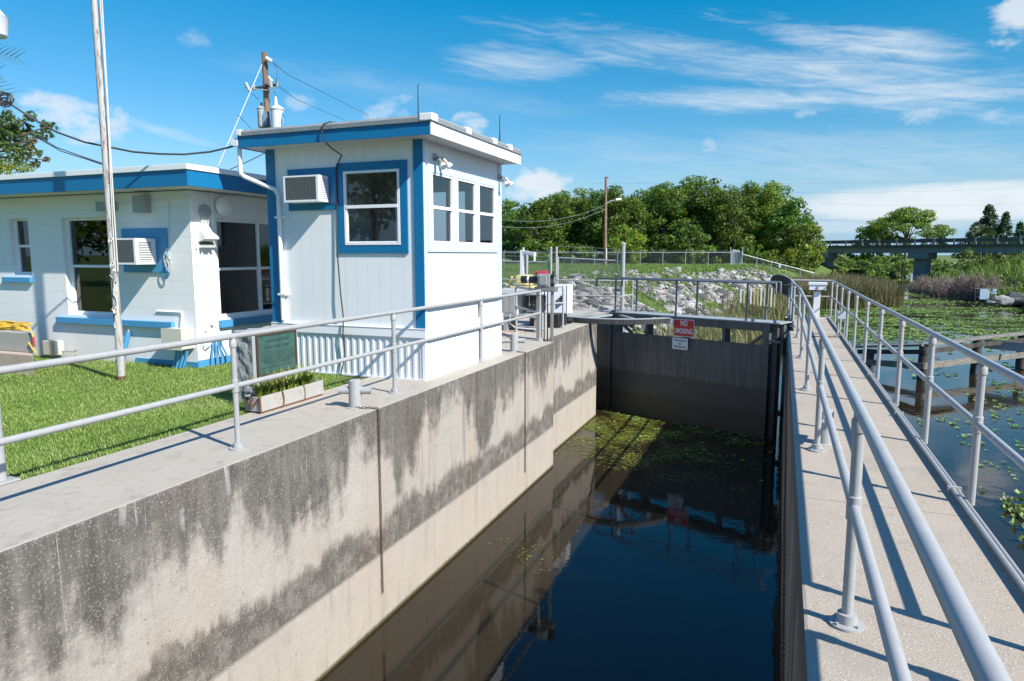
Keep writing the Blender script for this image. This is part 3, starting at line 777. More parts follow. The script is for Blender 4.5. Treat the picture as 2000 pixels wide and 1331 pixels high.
def window(parent, axis, face, u0, u1, z0, z1, mid, fr=.035, depth=.05, glass='glass', verticals=(), out=-1, mat='trim'):
    """frame proud of `face`, pane set behind; out = sign of the outward direction"""
    P = (lambda a0, a1, d0, d1, c0, c1: (a0, a1, min(d0, d1), max(d0, d1), c0, c1)) if axis == 'y' else (lambda a0, a1, d0, d1, c0, c1: (min(d0, d1), max(d0, d1), a0, a1, c0, c1))
    f0 = face; f1 = face-out*depth
    b = MB()
    b.box(*P(u0, u0+fr, f0, f1, z0, z1)); b.box(*P(u1-fr, u1, f0, f1, z0, z1))
    b.box(*P(u0+fr, u1-fr, f0, f1, z0, z0+fr)); b.box(*P(u0+fr, u1-fr, f0, f1, z1-fr, z1))
    cuts = [u0+fr]+[v for v in verticals]+[u1-fr]
    for v in verticals: b.box(*P(v-.03, v+.03, f0, f1, z0+fr, z1-fr))
    w = b.build('window', M[mat], parent)
    if mid is not None:
        q = MB()
        for i in range(len(cuts)-1):
            a0 = cuts[i]+(.03 if i else 0); a1 = cuts[i+1]-(.03 if i < len(cuts)-2 else 0)
            q.box(*P(a0, a1, f0+out*.006, f1, mid-.022, mid+.022))
            # inner sash edge of the lower light
            q.box(*P(a0, a0+.014, f0-out*.008, f1+out*.004, z0+fr, mid-.022)); q.box(*P(a1-.014, a1, f0-out*.008, f1+out*.004, z0+fr, mid-.022))
            q.box(*P(a0+.014, a1-.014, f0-out*.008, f1+out*.004, z0+fr, z0+fr+.016))
        q.build('sash_bar', M[mat], w)
    g = MB(); dd = face-out*depth*.6
    PP = (lambda u, z: (u, dd, z)) if axis == 'y' else (lambda u, z: (dd, u, z))
    for i in range(len(cuts)-1):
        g.quad(PP(cuts[i], z0+fr*.5), PP(cuts[i+1], z0+fr*.5), PP(cuts[i+1], z1-fr*.5), PP(cuts[i], z1-fr*.5))
    g.build('pane', M[glass], w, recalc=False)
    return w

# ------------------------------------------------------------------ control tower
TX0, TX1, TY0, TY1 = -7.16, -4.58, 8.30, 11.05
def tower():
    t = thing('control_tower', ((TX0+TX1)/2, (TY0+TY1)/2, 0), 'small white lock control tower with blue trim and overhanging flat roof', 'building')
    b = MB()
    fw = (-5.82, -4.92, 1.89, 2.91)
    wins = [(8.55, 9.20, 1.90, 2.88), (9.35, 10.0, 1.90, 2.88), (10.13, 10.79, 1.90, 2.88)]
    bw = (-6.6, -5.2, 1.9, 2.85)
    wall_grid(b, 'y', TY0, TY0+.1, TX0, TX1, .6, 3.3, [fw])
    wall_grid(b, 'x', TX1, TX1-.1, TY0+.1005, TY1-.1005, .6, 3.3, wins)
    wall_grid(b, 'y', TY1, TY1-.1, TX0, TX1, .6, 3.3, [bw])
    wall_grid(b, 'x', TX0, TX0+.1, TY0+.1005, TY1-.1005, .6, 3.3, [(9.0, 10.2, 1.9, 2.85)])
    b.build('siding', M['siding'], t)
    b = MB(); b.box(TX0+.12, TX1-.12, TY0+.12, TY1-.12, .85, .9); b.build('floor', M['floor'], t)
    b = MB(); b.box(TX0+.105, TX0+.115, TY0+.11, TY1-.11, .9, 1.85); b.box(TX0+.11, TX1-.11, TY1-.125, TY1-.105, .9, 1.9)
    b.box(TX0+.12, TX1-.12, TY0+.12, TY1-.12, 3.22, 3.25)
    b.build('interior_lining', M['inner'], t)
    # desk and chair inside
    b = MB(); b.box(-5.35, -4.75, 9.0, 10.6, 1.62, 1.66); b.box(-5.3, -5.26, 9.05, 10.55, .9, 1.62); b.build('desk', M['office_in'], t)
    # blinds part-lowered behind side windows
    b = MB()
    for (a, c, e, f) in wins:
        for k in range(4): b.box(TX1-.16, TX1-.13, a, c, f-.03-.035*k-.002, f-.03-.035*k)
    b.build('blind', M['blind'], t)
    # ribbed metal skirting (front and canal side)
    prof = []; p = .112
    def ribs(a0, a1, base, outd):
        pts = []; a = a0
        while a < a1-.001:
            for (o_, d_) in ((0, 0), (.042, 0), (.054, .012), (.088, .012), (.10, 0)):
                if a+o_ <= a1: pts.append((a+o_, base+outd*d_))
            a += p
        pts.append((a1, base)); return pts
    front = ribs(TX0, TX1+.0, TY0-.012, -1)
    b = MB()
    for i in range(len(front)-1):
        (a, d), (c, e) = front[i], front[i+1]; b.quad((a, d, .0), (c, e, .0), (c, e, .605), (a, d, .605))
    b.build('skirting', M['skirt'], t, recalc=False)
    side = ribs(TY0, TY1, TX1+.012, 1); b = MB()
    for i in range(len(side)-1):
        (a, d), (c, e) = side[i], side[i+1]; b.quad((d, a, .0), (e, c, .0), (e, c, .605), (d, a, .605))
    b.build('skirting', M['skirt'], t, recalc=False)
    b = MB(); b.box(TX0-.03, TX0, TY0, TY1, 0, .6); b.box(TX0, TX1, TY1, TY1+.02, 0, .6); b.build('skirting', M['skirt'], t)
    b = MB(); b.box(TX1-.02, TX1+.034, TY0-.034, TY0+.02, 0, .60); b.build('skirting_corner', M['trim'], t, bevel=.004)
    # foot channel
    b = MB(); b.box(TX0, TX1+.03, TY0-.042, TY0-.014, .0, .022); b.build('foot_channel', M['skirt'], t)
    b = MB(); b.box(TX0-.03, TX1+.045, TY0-.045, TY0-.002, .602, .72); b.box(TX1+.002, TX1+.045, TY0-.002, TY1+.02, .602, .72)
    b.box(TX0-.03, TX1+.05, TY0-.052, TY0-.002, .722, .735); b.box(TX1+.002, TX1+.052, TY0-.002, TY1+.02, .722, .735)
    b.build('belt_flashing', M['trim'], t, bevel=.004)
    # corner boards
    b = MB(); b.box(-4.70, TX1+.022, TY0-.022, TY0-.001, .737, 3.285); b.build('corner_board', M['blue'], t, bevel=.003, split=True)
    b = MB(); b.box(TX1+.001, TX1+.022, TY0, TY0+.07, .737, 3.285); b.build('corner_board', M['pale'], t, bevel=.003, split=True)
    b = MB(); b.box(TX0-.022, -7.03, TY0-.022, TY0-.001, .737, 3.285); b.build('corner_board', M['blue'], t, bevel=.003, split=True)
    b = MB(); b.box(TX1+.001, TX1+.022, TY1-.10, TY1+.02, .737, 3.285); b.build('corner_board', M['pale'], t, bevel=.003, split=True)
    # front window with blue casing
    b = MB(); z0, z1 = 1.77, 3.03; x0, x1 = -5.94, -4.80; k = .115
    b.box(x0, x0+k, TY0-.024, TY0-.001, z0, z1); b.box(x1-k, x1, TY0-.024, TY0-.001, z0, z1)
    b.box(x0+k+.001, x1-k-.001, TY0-.023, TY0-.001, z0, z0+k); b.box(x0+k+.001, x1-k-.001, TY0-.023, TY0-.001, z1-k, z1)
    b.build('window_casing', M['blue'], t, bevel=.003)
    window(t, 'y', TY0-.03, x0+k+.002, x1-k-.002, z0+k+.002, z1-k-.002, 2.42, glass='glass')
    # side window bank with pale casing
    b = MB(); y0, y1, z0, z1 = 8.42, 10.92, 1.79, 2.985
    xs = (TX1+.001, TX1+.026)
    cuts = [(8.42, 8.55), (9.20, 9.35), (10.0, 10.13), (10.79, 10.92)]
    for (a, c) in cuts: b.box(*xs, a, c, 1.90, 2.88)
    b.box(*xs, y0, y1, z0, 1.899); b.box(*xs, y0, y1, 2.881, z1)
    b.build('window_casing', M['pale'], t, bevel=.003)
    for (a, c, e, f) in wins: window(t, 'x', TX1+.018, a+.002, c-.002, e+.002, f-.002, 2.41, fr=.026, out=1)
    # roof
    rx0, rx1, ry0, ry1 = -7.38, -4.24, 7.95, 11.16
    b = MB(); b.box(rx0+.02, rx1-.02, ry0+.02, ry1-.02, 3.31, 3.45); b.build('roof', M['roof'], t)
    b = MB()
    xx = rx0+.03
    while xx < rx1-.03:
        b.box(xx, min(xx+.145, rx1-.03), ry0+.03, ry1-.03, 3.286, 3.306); xx += .15
    b.build('soffit', M['soffit'], t)
    b = MB(); b.box(rx0, rx1-.021, ry0, ry0+.019, 3.275, 3.44); b.box(rx0, rx0+.019, ry0+.02, ry1, 3.275, 3.44); b.build('fascia', M['blue'], t, bevel=.002)
    b = MB(); b.box(rx1-.019, rx1+.001, ry0, ry1, 3.275, 3.44); b.build('fascia', M['white'], t, bevel=.002)
    # torn roofing edge strip
    def edge(ax, a0, a1, fix, sgn, nm):
        bb = MB(); rr = random.Random(3); n = int((a1-a0)/.05)
        for i in range(n):
            c0 = a0+(a1-a0)*i/n; c1 = a0+(a1-a0)*(i+1)/n
            pr = []
            for c in (c0, c1):
                w_ = mnoise.noise(Vector((c*3, sgn, 0)))*.006
                o0 = fix+sgn*(.022+w_); i0 = fix-sgn*.10
                pr.append([(o0, 3.437), (o0+sgn*.002, 3.49+w_), (fix-sgn*.005, 3.522+w_), (i0, 3.53+w_), (i0, 3.437)])
            for k in range(5):
                q0, q1 = pr[0][k], pr[0][(k+1) % 5]; r0, r1 = pr[1][k], pr[1][(k+1) % 5]
                if ax == 'x': bb.quad((c0, q0[0], q0[1]), (c1, r0[0], r0[1]), (c1, r1[0], r1[1]), (c0, q1[0], q1[1]))
                else: bb.quad((q0[0], c0, q0[1]), (r0[0], c1, r0[1]), (r1[0], c1, r1[1]), (q1[0], c0, q1[1]))
            if i in (0, n-1):
                pp = pr[0] if i == 0 else pr[1]; cc = c0 if i == 0 else c1
                nn = len(bb.v); bb.v += [((cc, q[0], q[1]) if ax == 'x' else (q[0], cc, q[1])) for q in pp]; bb.f.append(tuple(range(nn, nn+5)))
        bb.build('roof_edge', M['gravel'], t)
    edge('x', rx0, rx1, ry0, -1, 'f'); edge('y', ry0+.08, ry1, rx1, 1, 's')
    b = MB()
    b.box(rx1-.16, rx1+.03, ry0-.03, ry0+.14, 3.445, 3.54); b.box(rx0-.01, rx0+.08, ry0-.03, ry0+.08, 3.44, 3.53)
    for yy in (8.95, 9.9, 10.55): b.box(rx1-.04, rx1+.03, yy, yy+.16, 3.445, 3.533)
    b.build('roof_patch', M['roofwhite'], t, bevel=.012, split=True)
    # gutter and downspout on the far left eave
    b = MB(); b.prism([(rx0-.12, 3.42), (rx0-.125, 3.36), (rx0-.09, 3.31), (rx0-.002, 3.31), (rx0-.002, 3.42)], 'y', ry0-.01, ry1); b.build('gutter', M['trim'], t)
    b = MB()
    b.tube([(-7.42, 8.02, 3.31), (-7.42, 8.02, 2.93), (-7.38, 8.05, 2.88), (-6.98, 8.22, 2.70), (-6.95, 8.25, 2.62), (-6.95, 8.25, .78)], .033, 12)
    d = b.build('downspout', M['trim'], t, smooth=True)
    b = MB()
    for zz in (2.28, 1.15): b.box(-7.0, -6.86, 8.205, 8.298, zz, zz+.03)
    b.build('strap', M['trim'], d, split=True)
    return t
tower()

def air_con(x0, x1, z0, z1, yf, yw, label, side_vents):
    t = thing('air_conditioner', ((x0+x1)/2, (yf+yw)/2, z0), label, 'air conditioner', 'window air conditioners')
    b = MB(); b.box(x0, x1, yf+.012, yw-.001, z0, z1); b.build('housing', M['white'], t, bevel=.012)
    b = MB(); b.box(x0+.004, x0+.03, yf, yf+.0115, z0+.03, z1-.025); b.box(x1-.045, x1-.004, yf, yf+.0115, z0+.03, z1-.025)
    b.box(x0+.004, x1-.004, yf, yf+.0115, z1-.0245, z1-.002); b.box(x0+.004, x1-.004, yf, yf+.0115, z0+.002, z0+.0295); b.build('front_frame', M['white'], t)
    b = MB(); zz = z0+.034
    while zz < z1-.03: b.box(x0+.031, x1-.046, yf+.003, yf+.011, zz, zz+.007); zz += .013
    xx = x0+.04
    while xx < x1-.05: b.box(xx, xx+.004, yf+.001, yf+.0028, z0+.031, z1-.026); xx += .03
    b.build('grille', M['grill'], t)
    b = MB(); yy0 = yf+.04; n = 3 if side_vents == 'fin' else 1
    zz = z0+.05
    while zz < z1-.05: b.box(x1+.0005, x1+.004, yf+.05, yf+(yw-yf)*(.92 if side_vents == 'fin' else .75), zz, zz+.010); zz += .026
    b.build('side_vent', M['dark' if side_vents != 'fin' else 'grey'], t)
b = MB(); b.box(-6.79, -5.95, 8.272, 8.299, 2.39, 2.98)
tag(b.build('backing_panel', M['blue'], bevel=.003), 'blue panel behind the air conditioner on the tower', 'panel', 'blue panels behind the air conditioners')
air_con(-6.68, -6.07, 2.49, 2.86, 8.04, 8.271, 'white window air conditioner with dark mesh face high on the tower', 'fin')
b = MB(); b.box(-9.86, -8.90, 7.972, 7.999, 1.47, 2.16)
tag(b.build('backing_panel', M['blue2'], bevel=.003), 'blue panel behind the air conditioner on the office wall', 'panel', 'blue panels behind the air conditioners')
air_con(-9.70, -9.12, 1.60, 2.0, 7.60, 7.971, 'white window air conditioner beside the flagpole on the office wall', 'slot')

def floodlight(x, y, z, label):
    t = thing('floodlight', (x, y, z), label, 'floodlight', 'twin floodlights on the tower')
    b = MB(); b.lathe((x, y, z), [(.05, 0), (.05, .012), (.03, .03), (.018, .05)], 14, 'x'); b.build('mount', M['stain'], t, smooth=True)
    for (dy, dz) in ((-.05, -.04), (.07, -.02)):
        b = MB(); p0 = Vector((x+.04, y, z)); p1 = Vector((x+.09, y+dy, z+dz)); b.tube([p0, p1], .012, 8)
        d = Vector((.6, dy*4, -.7)).normalized()
        b.tube([p1, p1+d*.03, p1+d*.06, p1+d*.12, p1+d*.15], .03, 14, True); h = b.build('lamp_head', M['stain'], t, smooth=True)
        b = MB(); b.tube([p1+d*.105, p1+d*.158], .042, 16, True, .052); b.build('lens', M['white'], h, smooth=True)
floodlight(-4.575, 8.66, 3.10, 'silver twin floodlight near the front corner of the tower')
floodlight(-4.575, 10.98, 3.07, 'silver twin floodlight at the far corner of the tower')

def whip(x, y, z, h, label):
    t = thing('antenna', (x, y, z), label, 'antenna', 'whip antennas on the tower roof')
    b = MB(); b.cyl((x, y, z), (x, y, z+h*.5), .014, 8, .011); b.build('base_mast', M['dark'], t, smooth=True)
    b = MB(); b.cyl((x, y, z+h*.5), (x, y, z+h), .009, 6, .006); b.tube([(x, y, z+h), (x+.03, y, z+h+.004)], .004, 5); b.build('whip', M['dark'], t, smooth=True)
whip(-5.12, 9.2, 3.45, .78, 'dark whip antenna above the middle of the tower roof')
whip(-4.52, 10.9, 3.45, .62, 'thin whip antenna at the far right of the tower roof')
b = MB(); b.tube([(-5.3, 8.6, 3.53), (-5.7, 8.2, 3.54), (-5.80, 7.97, 3.535), (-5.86, 7.91, 3.50), (-5.885, 7.91, 3.40), (-5.87, 7.92, 3.29), (-5.84, 8.05, 3.2), (-5.80, 8.22, 3.13), (-5.925, 8.265, 2.98), (-5.935, 8.262, 2.2), (-5.95, 8.262, 1.72), (-5.90, 8.235, 1.2), (-5.86, 8.23, .85), (-5.87, 8.22, .6), (-5.86, 8.24, .3), (-5.93, 8.22, .01)], .010, 7)
tag(b.build('cable', M['wire'], smooth=True), 'black cable running down the tower front beside the blue window', 'cable')

# ------------------------------------------------------------------ office building
OX1, OY0 = -8.42, 8.0
def office():
    t = thing('office_building', (-14, 11, 0), 'low white painted block office with blue fascia and window sills', 'building')
    b = MB()
    big = (-11.26, -10.05, .74, 2.36); sm = (-12.58, -12.10, 1.40, 2.37); sw = (8.52, 10.9, .72, 2.33)
    wall_grid(b, 'y', OY0, OY0+.18, -26, OX1, -.1, 2.72, [big, sm])
    wall_grid(b, 'x', OX1, OX1-.18, OY0+.1805, 14.2, -.1, 2.72, [sw])
    b.build('wall', M['block'], t)
    b = MB(); b.box(-26, OX1-.2, 14.2, 14.3, 0, 2.7); b.box(-26.1, -26, 8, 14.3, 0, 2.7); b.box(-13.4, -13.3, 8.25, 14.1, 0, 2.7); b.build('partition_wall', M['office_in'], t, split=True)
    b = MB(); b.box(-25.9, OX1-.2, 8.2, 14.1, .02, .06); b.box(-25.9, OX1-.2, 8.2, 14.1, 2.55, 2.6); b.build('floor', M['floor'], t)
    # roof
    b = MB(); b.box(-26.5, -7.93, 7.53, 14.7, 2.735, 2.99); b.build('roof', M['roof'], t)
    b = MB(); b.box(-26.5, -7.902, 7.50, 7.529, 2.725, 2.95); b.build('fascia', M['blue'], t, bevel=.003)
    b = MB(); b.box(-7.929, -7.90, 7.5295, 14.7, 2.725, 2.95); b.build('fascia', M['blue'], t, bevel=.003)
    b = MB(); b.box(-26.5, -7.88, 7.475, 7.60, 2.951, 3.03); b.box(-8.0, -7.878, 7.601, 14.7, 2.951, 3.03); b.build('roof_edge', M['white'], t, bevel=.006)
    # windows
    window(t, 'y', OY0+.09, *big, 1.56, glass='glassd', fr=.045)
    window(t, 'y', OY0+.09, *sm, 1.90, glass='glassd', fr=.035)
    window(t, 'x', OX1-.07, *sw, 1.52, glass='glassd', fr=.05, verticals=(9.52,), out=1)
    b = MB(); b.box(-11.5, -8.86, OY0-.07, OY0+.10, .60, .70); b.build('window_sill', M['blue2'], t, bevel=.006)
    b = MB(); b.box(-12.82, -12.08, OY0-.06, OY0+.1, 1.27, 1.36); b.build('window_sill', M['blue2'], t, bevel=.006)
    b = MB(); b.box(OX1-.10, OX1+.07, 8.45, 11.0, .58, .70); b.build('window_sill', M['blue2'], t, bevel=.006)
    b = MB(); b.box(-9.75, OX1+.014, OY0-.014, OY0-.001, 0, .085); b.box(OX1+.001, OX1+.014, OY0, 11.2, 0, .11); b.build('baseboard', M['blue2'], t)
    # things seen dimly inside: shelving, desk, tub, chair
    b = MB()
    for z in (.95, 1.25, 1.42): b.box(-10.95, -10.15, 8.5, 8.8, z, z+.03)
    for (z0, z1) in ((1.30, 1.42), (.98, 1.08)): b.box(-10.9, -10.2, 8.45, 8.5, z0, z1)
    b.build('shelving', M['blind'], t)
    b = MB(); b.box(-9.9, -8.75, 8.6, 9.25, .70, .74); b.box(-9.85, -9.8, 8.65, 9.2, 0, .7); b.box(-8.85, -8.8, 8.65, 9.2, 0, .7); b.build('desk', M['beige'], t)
    b = MB(); b.box(-9.35, -8.95, 9.6, 9.66, .6, 1.15); b.box(-9.35, -8.95, 9.2, 9.6, .5, .58); b.cyl((-9.15, 9.4, .05), (-9.15, 9.4, .5), .03); b.build('office_chair', M['black'], t, bevel=.02)
    b = MB(); b.lathe((-8.82, 8.78, .745), [(.06, 0), (.062, .01), (.062, .15), (.055, .17)], 16); b.build('tub', M['blue'], t, smooth=True)
    return t
office()
b = MB(); b.box(-13.2, -12.85, 9.3, 9.65, 2.99, 3.22); b.box(-13.22, -12.83, 9.28, 9.67, 3.221, 3.25)
tag(b.build('roof_vent', M['white'], bevel=.01), 'white box vent on the office roof left of the flagpole', 'vent')

# fixtures on the office
def fixtures():
    b = MB(); b.box(-9.44, -9.20, 7.86, 7.999, 2.40, 2.66); o = b.build('junction_box', M['grey'], bevel=.006); tag(o, 'grey metal box under the eave right of the flagpole', 'box', 'metal boxes under the eave')
    t = thing('horn_speaker', (-10.02, 7.9, 2.5), 'small grey horn speaker under the eave behind the flagpole', 'speaker')
    b = MB(); b.prism([(-10.22, 2.44), (-10.22, 2.59), (-10.0, 2.56), (-10.0, 2.47)], 'y', 7.84, 7.96); b.build('horn', M['grey'], t, bevel=.004)
    b = MB(); b.box(-10.0, -9.92, 7.86, 7.999, 2.45, 2.58); b.build('driver', M['grey'], t, bevel=.006)
    b = MB(); b.tube([(-9.95, 7.985, 2.54), (-9.44, 7.985, 2.55)], .010, 7); b.tube([(-9.20, 7.985, 2.56), (-8.60, 7.985, 2.60), (-8.44, 7.975, 2.60), (-8.40, 7.99, 2.60), (-8.40, 8.16, 2.56), (-8.40, 8.20, 2.50)], .010, 7)
    tag(b.build('conduit', M['white'], smooth=True), 'thin white conduit running under the eave to the alarm bell', 'conduit')
    # alarm bell and round antenna cover on side wall
    t = thing('alarm_bell', (OX1, 8.26, 2.42), 'small grey alarm bell at the office corner', 'bell')
    b = MB(); b.lathe((OX1+.002, 8.26, 2.42), [(.045, 0), (.045, .03), (.105, .032), (.10, .06), (.06, .085), (.01, .09)], 22, 'x'); b.build('gong', M['grey'], t, smooth=True)
    b = MB(); b.box(OX1+.002, OX1+.035, 8.22, 8.30, 2.28, 2.31); b.build('bracket', M['white'], t)
    t = thing('dome_cover', (OX1, 8.63, 2.52), 'round white domed cover high on the office side wall', 'antenna cover')
    b = MB(); b.lathe((OX1+.002, 8.63, 2.52), [(.06, 0), (.06, .04), (.155, .042), (.15, .075), (.11, .11), (.04, .128), (.005, .13)], 26, 'x'); b.build('dome', M['white'], t, smooth=True)
    b = MB(); b.cyl((OX1+.125, 8.66, 2.53), (OX1+.134, 8.66, 2.53), .006); b.build('screw', M['dark'], t, split=True)
    # hooded vent / meter cover
    t = thing('hooded_vent', (OX1, 8.22, 1.85), 'white hooded vent cover on the office corner above conduits', 'vent')
    b = MB(); b.box(OX1+.002, OX1+.03, 8.06, 8.40, 1.84, 2.20); b.build('back_plate', M['white'], t, bevel=.01)
    b = MB(); b.prism([(OX1+.03, 2.18), (OX1+.06, 2.17), (OX1+.19, 2.03), (OX1+.19, 1.99), (OX1+.03, 1.94)], 'y', 8.09, 8.37); b.build('hood', M['white'], t, bevel=.008)
    b = MB(); b.box(OX1+.0305, OX1+.10, 8.13, 8.33, 1.90, 1.939); b.build('opening', M['dark'], t)
    b = MB(); b.prism([(OX1+.03, 1.86), (OX1+.12, 1.86), (OX1+.14, 1.90), (OX1+.03, 1.90)], 'y', 8.11, 8.35); b.build('drip_lip', M['white'], t)
    b = MB()
    for k, (yy, z0, z1) in enumerate(((8.10, .30, 1.84), (8.17, .55, 1.84), (8.30, .62, 1.80), (8.42, 2.1, 2.72), (8.36, .30, .62))):
        b.tube([(OX1+.022, yy, z0), (OX1+.022, yy, z1)], .013+.004*(k % 2), 8)
    for q in range(5): b.tube([(OX1+.02, 8.20+.03*q, 2.18), (OX1+.035, 8.19+.034*q, 2.28), (OX1+.02, 8.24+.02*q, 2.40)], .006, 6)
    b.box(OX1+.002, OX1+.05, 8.27, 8.33, .64, .78)
    tag(b.build('conduit', M['white'], smooth=True), 'cluster of white conduits on the office corner below the hooded vent', 'conduit')
    # beige electrical box and blue pipes
    t = thing('electrical_box', (-8.65, 7.9, .30), 'beige electrical box with blue conduits at the office corner', 'box', 'beige electrical boxes')
    b = MB(); b.box(-8.86, -8.46, 7.74, 7.99, .31, .62); b.build('enclosure', M['beige'], t, bevel=.006)
    b = MB(); b.box(-8.865, -8.455, 7.732, 7.7395, .30, .63); b.build('cover', M['beige'], t)
    for k, xx in enumerate((-8.72, -8.65, -8.58, -8.51)):
        b = MB(); b.tube([(xx, 7.88, .31), (xx-.02, 7.88, .18), (xx-.08, 7.86, .0)], .02, 9); b.build('conduit', M['blue2'], t, smooth=True)
    b = MB(); b.tube([(-9.22, 7.985, .86), (-8.72, 7.985, .86), (-8.69, 7.985, .84), (-8.69, 7.96, .63)], .012, 8); b.build('conduit', M['white'], t, smooth=True)
    t = thing('gas_riser', (OX1+.05, 8.35, 0), 'group of bent blue pipes rising by the office side wall', 'pipes')
    for k in range(4):
        yy = 8.25+.06*k
        b = MB(); b.tube([(OX1+.05, yy, .42), (OX1+.05, yy+.01, .30), (OX1+.07, yy+.04*(k-1), .15), (OX1+.06, yy+.05*(k-1), -.01)], .016, 8); b.build('pipe', M['blue2'], t, smooth=True)
    b = MB(); b.tube([(OX1+.05, 8.08, .35), (OX1+.07, 8.12, .31), (OX1+.06, 8.22, .36)], .013, 8); b.build('elbow', M['white'], t, smooth=True)
    t = thing('blue_pipe', (-9.9, 7.9, 0), 'slanted light blue pipe standing against the office wall right of the flagpole', 'pipe')
    b = MB(); b.tube([(-9.93, 7.86, -.01), (-9.82, 7.94, .50)], .045, 14); b.build('pipe', M['blue2'], t, smooth=True)
    b = MB(); b.tube([(-9.815, 7.942, .50), (-9.81, 7.945, .55)], .018, 8); b.build('nipple', M['grey'], t, smooth=True)
    # tangled cables by the air conditioner
    rr = random.Random(4); b = MB()
    b.tube([(-8.80, 7.985, 2.60), (-8.83, 7.98, 2.3), (-8.84, 7.97, 1.9)], .006, 6)
    for k in range(7):
        cx, cz = -8.88+rr.uniform(-.03, .03), 1.66+rr.uniform(-.08, .1); r0 = rr.uniform(.05, .09); ph = rr.uniform(0, 6)
        b.tube([(cx+r0*.7*math.cos(ph+a*.7), 7.955+.01*math.sin(a+k), cz+r0*1.5*math.sin(ph+a*.7)) for a in range(8)], .005, 5)
    tag(b.build('cable_bundle', M['rope'], smooth=True), 'loose coil of pale cable on the office wall beside the air conditioner', 'cable')
    b = MB(); rr = random.Random(9)
    for k in range(4):
        cx, cz = -8.95+rr.uniform(-.02, .02), 1.50+rr.uniform(-.04, .04); ph = rr.uniform(0, 6)
        b.tube([(cx+.06*math.cos(ph+a*.8), 7.945, cz+.09*math.sin(ph+a*.8)) for a in range(7)], .006, 5)
    tag(b.build('cable_bundle', M['blue'], smooth=True), 'small tangle of blue cable below the pale coil', 'cable')
    # concrete blocks with yellow cord at the far left
    t = thing('concrete_block', (-10.9, 7.0, 0), 'pale concrete pedestal on the lawn at the left edge', 'pedestal')
    b = MB(); b.prism([(-12.6, 6.58), (-10.09, 6.58), (-11.50, 7.5), (-12.6, 7.5)], 'z', -.05, .30); b.build('lower_slab', M['apron'], t, bevel=.012)
    b = MB(); b.prism([(-12.6, 6.72), (-10.28, 6.72), (-11.38, 7.44), (-12.6, 7.44)], 'z', .301, .60); b.build('upper_block', M['conc2'], t, bevel=.015)
    rr = random.Random(12)
    b = MB()
    for k in range(11):
        cy = 6.97+rr.uniform(-.06, .06); cz = .612+.010*k*.8; a0 = rr.uniform(0, 6); L = rr.uniform(.42, .58)
        pts = [(-11.28+L*math.cos(a0+2*PI*i/14)+rr.uniform(-.02, .02), cy+.13*math.sin(a0+2*PI*i/14)+rr.uniform(-.02, .02), cz+.012*math.sin(i*2.+k)) for i in range(14)]
        b.tube(pts, .011, 6)
    b.tube([(-10.95, 6.85, .66), (-10.6, 6.78, .71), (-10.36, 6.72, .70), (-10.26, 6.70, .64), (-10.23, 6.70, .54)], .011, 6)
    b.tube([(-10.34, 6.70, .46), (-10.22, 6.69, .34), (-10.15, 6.68, .32)], .011, 6)
    tag(b.build('extension_cord', M['yellow'], smooth=True), 'yellow extension cord coiled on the concrete pedestal', 'cord')
    b = MB(); b.tube([(-10.23, 6.70, .55), (-10.22, 6.70, .48), (-10.215, 6.70, .40)], .016, 8)
    tag(b.build('cord_plug', M['red'], smooth=True), 'red plug hanging over the pedestal edge', 'plug')
    t = thing('electrical_box', (-11.5, 7.85, 0), 'small beige outlet box low on the office wall by the pedestal', 'box', 'beige electrical boxes')
    b = MB(); b.box(-11.66, -11.36, 7.78, 7.94, .06, .30); b.build('enclosure', M['beige'], t, bevel=.008)
    b = MB(); b.tube([(-11.36, 7.9, .12), (-11.1, 7.93, .12), (-11.06, 7.95, .16)], .012, 7); b.build('conduit', M['grey'], t, smooth=True)
fixtures()

